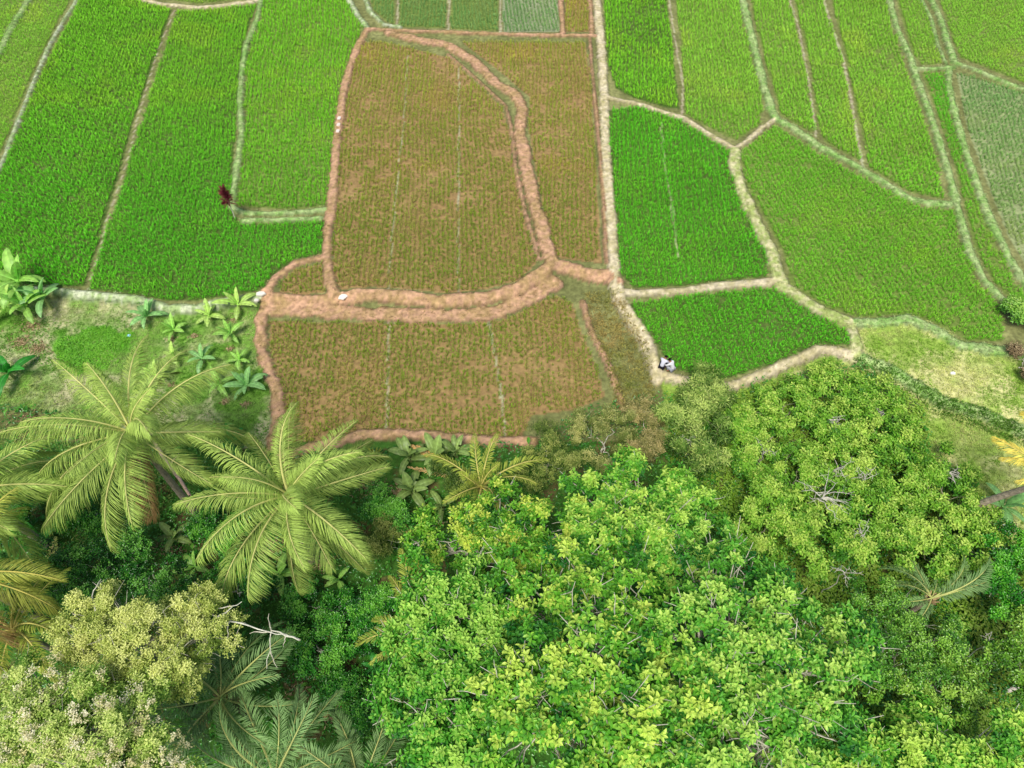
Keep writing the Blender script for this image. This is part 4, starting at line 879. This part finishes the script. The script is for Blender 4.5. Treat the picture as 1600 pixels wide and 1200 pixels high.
def person(px, py, rz, label, pants, shirt, mirror=1):
    b = on(px, py); root = empty('person', b, label, 'person', None, rz); m = mirror
    skinc = srgb(150, 104, 78)
    # crouching: pelvis low over the heels, knees up, back rounded forward (+y), arms reaching in front
    J = [((0, -.14, .30), .125), ((0, -.10, .44), .12), ((0, .0, .60), .125), ((0, .08, .72), .13), ((0, .16, .80), .055), ((0, .24, .86), .075), ((0, .27, .93), .09), ((0, .27, 1.0), .06)]
    E = [(0, 1), (1, 2), (2, 3), (3, 4), (4, 5), (5, 6), (6, 7)]
    for s in (-1, 1):
        k = len(J); J += [((s * .16, .10, .74), .062), ((s * .26, .22, .58), .045), ((s * .17, .43, .46), .034), ((s * .13, .50, .42), .028)]; E += [(3, k), (k, k + 1), (k + 1, k + 2), (k + 2, k + 3)]
        h = k + 3
        for f_, (dx, ln) in enumerate([(-.03, .062), (-.01, .075), (.01, .08), (.03, .07)]):
            q = len(J); J += [((s * .13 + dx, .53 + ln * .45, .405), .0095), ((s * .13 + dx * 1.2, .53 + ln, .375), .008)]; E += [(h, q), (q, q + 1)]
        q = len(J); J += [((s * .09, .51, .40), .01), ((s * .075, .545, .385), .009)]; E += [(h, q), (q, q + 1)]
        k = len(J); J += [((s * .11, -.12, .28), .095), ((s * .19, .20, .46), .065), ((s * .16, .02, .10), .045), ((s * .16, .05, .045), .038), ((s * .17, .19, .03), .03)]; E += [(0, k), (k, k + 1), (k + 1, k + 2), (k + 2, k + 3), (k + 3, k + 4)]
    skin_mesh('body', J, E, M_skin, skinc, root)
    Js = [((0, -.15, .34), .15), ((0, -.10, .46), .145), ((0, .0, .61), .15), ((0, .09, .73), .15), ((0, .13, .78), .085)]; Es = [(0, 1), (1, 2), (2, 3), (3, 4)]
    for s in (-1, 1):
        k = len(Js); Js += [((s * .17, .10, .74), .085), ((s * .265, .215, .59), .065), ((s * .22, .32, .53), .058)]; Es += [(3, k), (k, k + 1), (k + 1, k + 2)]
    skin_mesh('shirt', Js, Es, M_cloth, shirt, root)
    Jt = [((0, -.15, .29), .145)]; Et = []
    for s in (-1, 1):
        k = len(Jt); Jt += [((s * .11, -.12, .29), .115), ((s * .19, .20, .465), .085), ((s * .165, .06, .16), .062)]; Et += [(0, k), (k, k + 1), (k + 1, k + 2)]
    skin_mesh('trousers', Jt, Et, M_cloth, pants, root)
    # hair: cap over skull, back and top
    skin_mesh('hair', [((0, .225, .90), .095), ((0, .25, .975), .125), ((0, .275, 1.03), .105)], [(0, 1), (1, 2)], M_cloth, srgb(20, 16, 16), root)
    f = Acc()
    for s in (-1, 1):
        tube(f, np.array([(s * .033, .352, .95), (s * .033, .364, .95)]), [.013, .008], srgb(235, 232, 226), 6); tube(f, np.array([(s * .033, .360, .95), (s * .033, .368, .95)]), [.006, .005], srgb(20, 14, 12), 6)
        tube(f, np.array([(s * .092, .27, .93), (s * .104, .268, .94), (s * .10, .27, .96)]), [.014, .02, .01], skinc, 6)
    tube(f, np.array([(0, .352, .945), (0, .375, .915), (0, .36, .905)]), [.01, .016, .01], skinc, 6); tube(f, np.array([(-.025, .352, .885), (0, .36, .883), (.025, .352, .885)]), [.005, .008, .005], srgb(150, 76, 66), 5)
    f.build('face', M_skin, root)
    return root
person(1034,575, R(-35), 'person in a white shirt crouching on the left, turned towards the other person', srgb(40, 38, 46), srgb(196, 196, 206))
person(1047,579, R(44), 'person in a white shirt crouching on the right with dark hair bent forward', srgb(150, 152, 162), srgb(206, 206, 208))

# ------------------------------------------------------------------ light
w = bpy.data.worlds.new("World"); S.world = w; w.use_nodes = True
nt = w.node_tree; bg = nt.nodes['Background']; sky = nt.nodes.new('ShaderNodeTexSky'); sky.sky_type = 'NISHITA'; sky.sun_disc = False
EL, AZ = R(62), R(200)      # azimuth clockwise from +y
sky.sun_elevation = EL; sky.sun_rotation = AZ; sky.dust_density = 3.0; sky.ozone_density = 1.0; sky.altitude = 200
nt.links.new(sky.outputs['Color'], bg.inputs['Color']); bg.inputs['Strength'].default_value = .15
sl = bpy.data.lights.new('sun', 'SUN'); sl.energy = 3.8; sl.angle = R(22); sl.color = (1, .96, .88)
so = bpy.data.objects.new('sun', sl); COL.objects.link(so)
d = Vector((math.sin(AZ) * math.cos(EL), math.cos(AZ) * math.cos(EL), math.sin(EL)))
so.rotation_euler = d.to_track_quat('Z', 'Y').to_euler()
S.view_settings.view_transform = 'Standard'; S.view_settings.look = 'None'; S.view_settings.exposure = 0; S.view_settings.gamma = 1
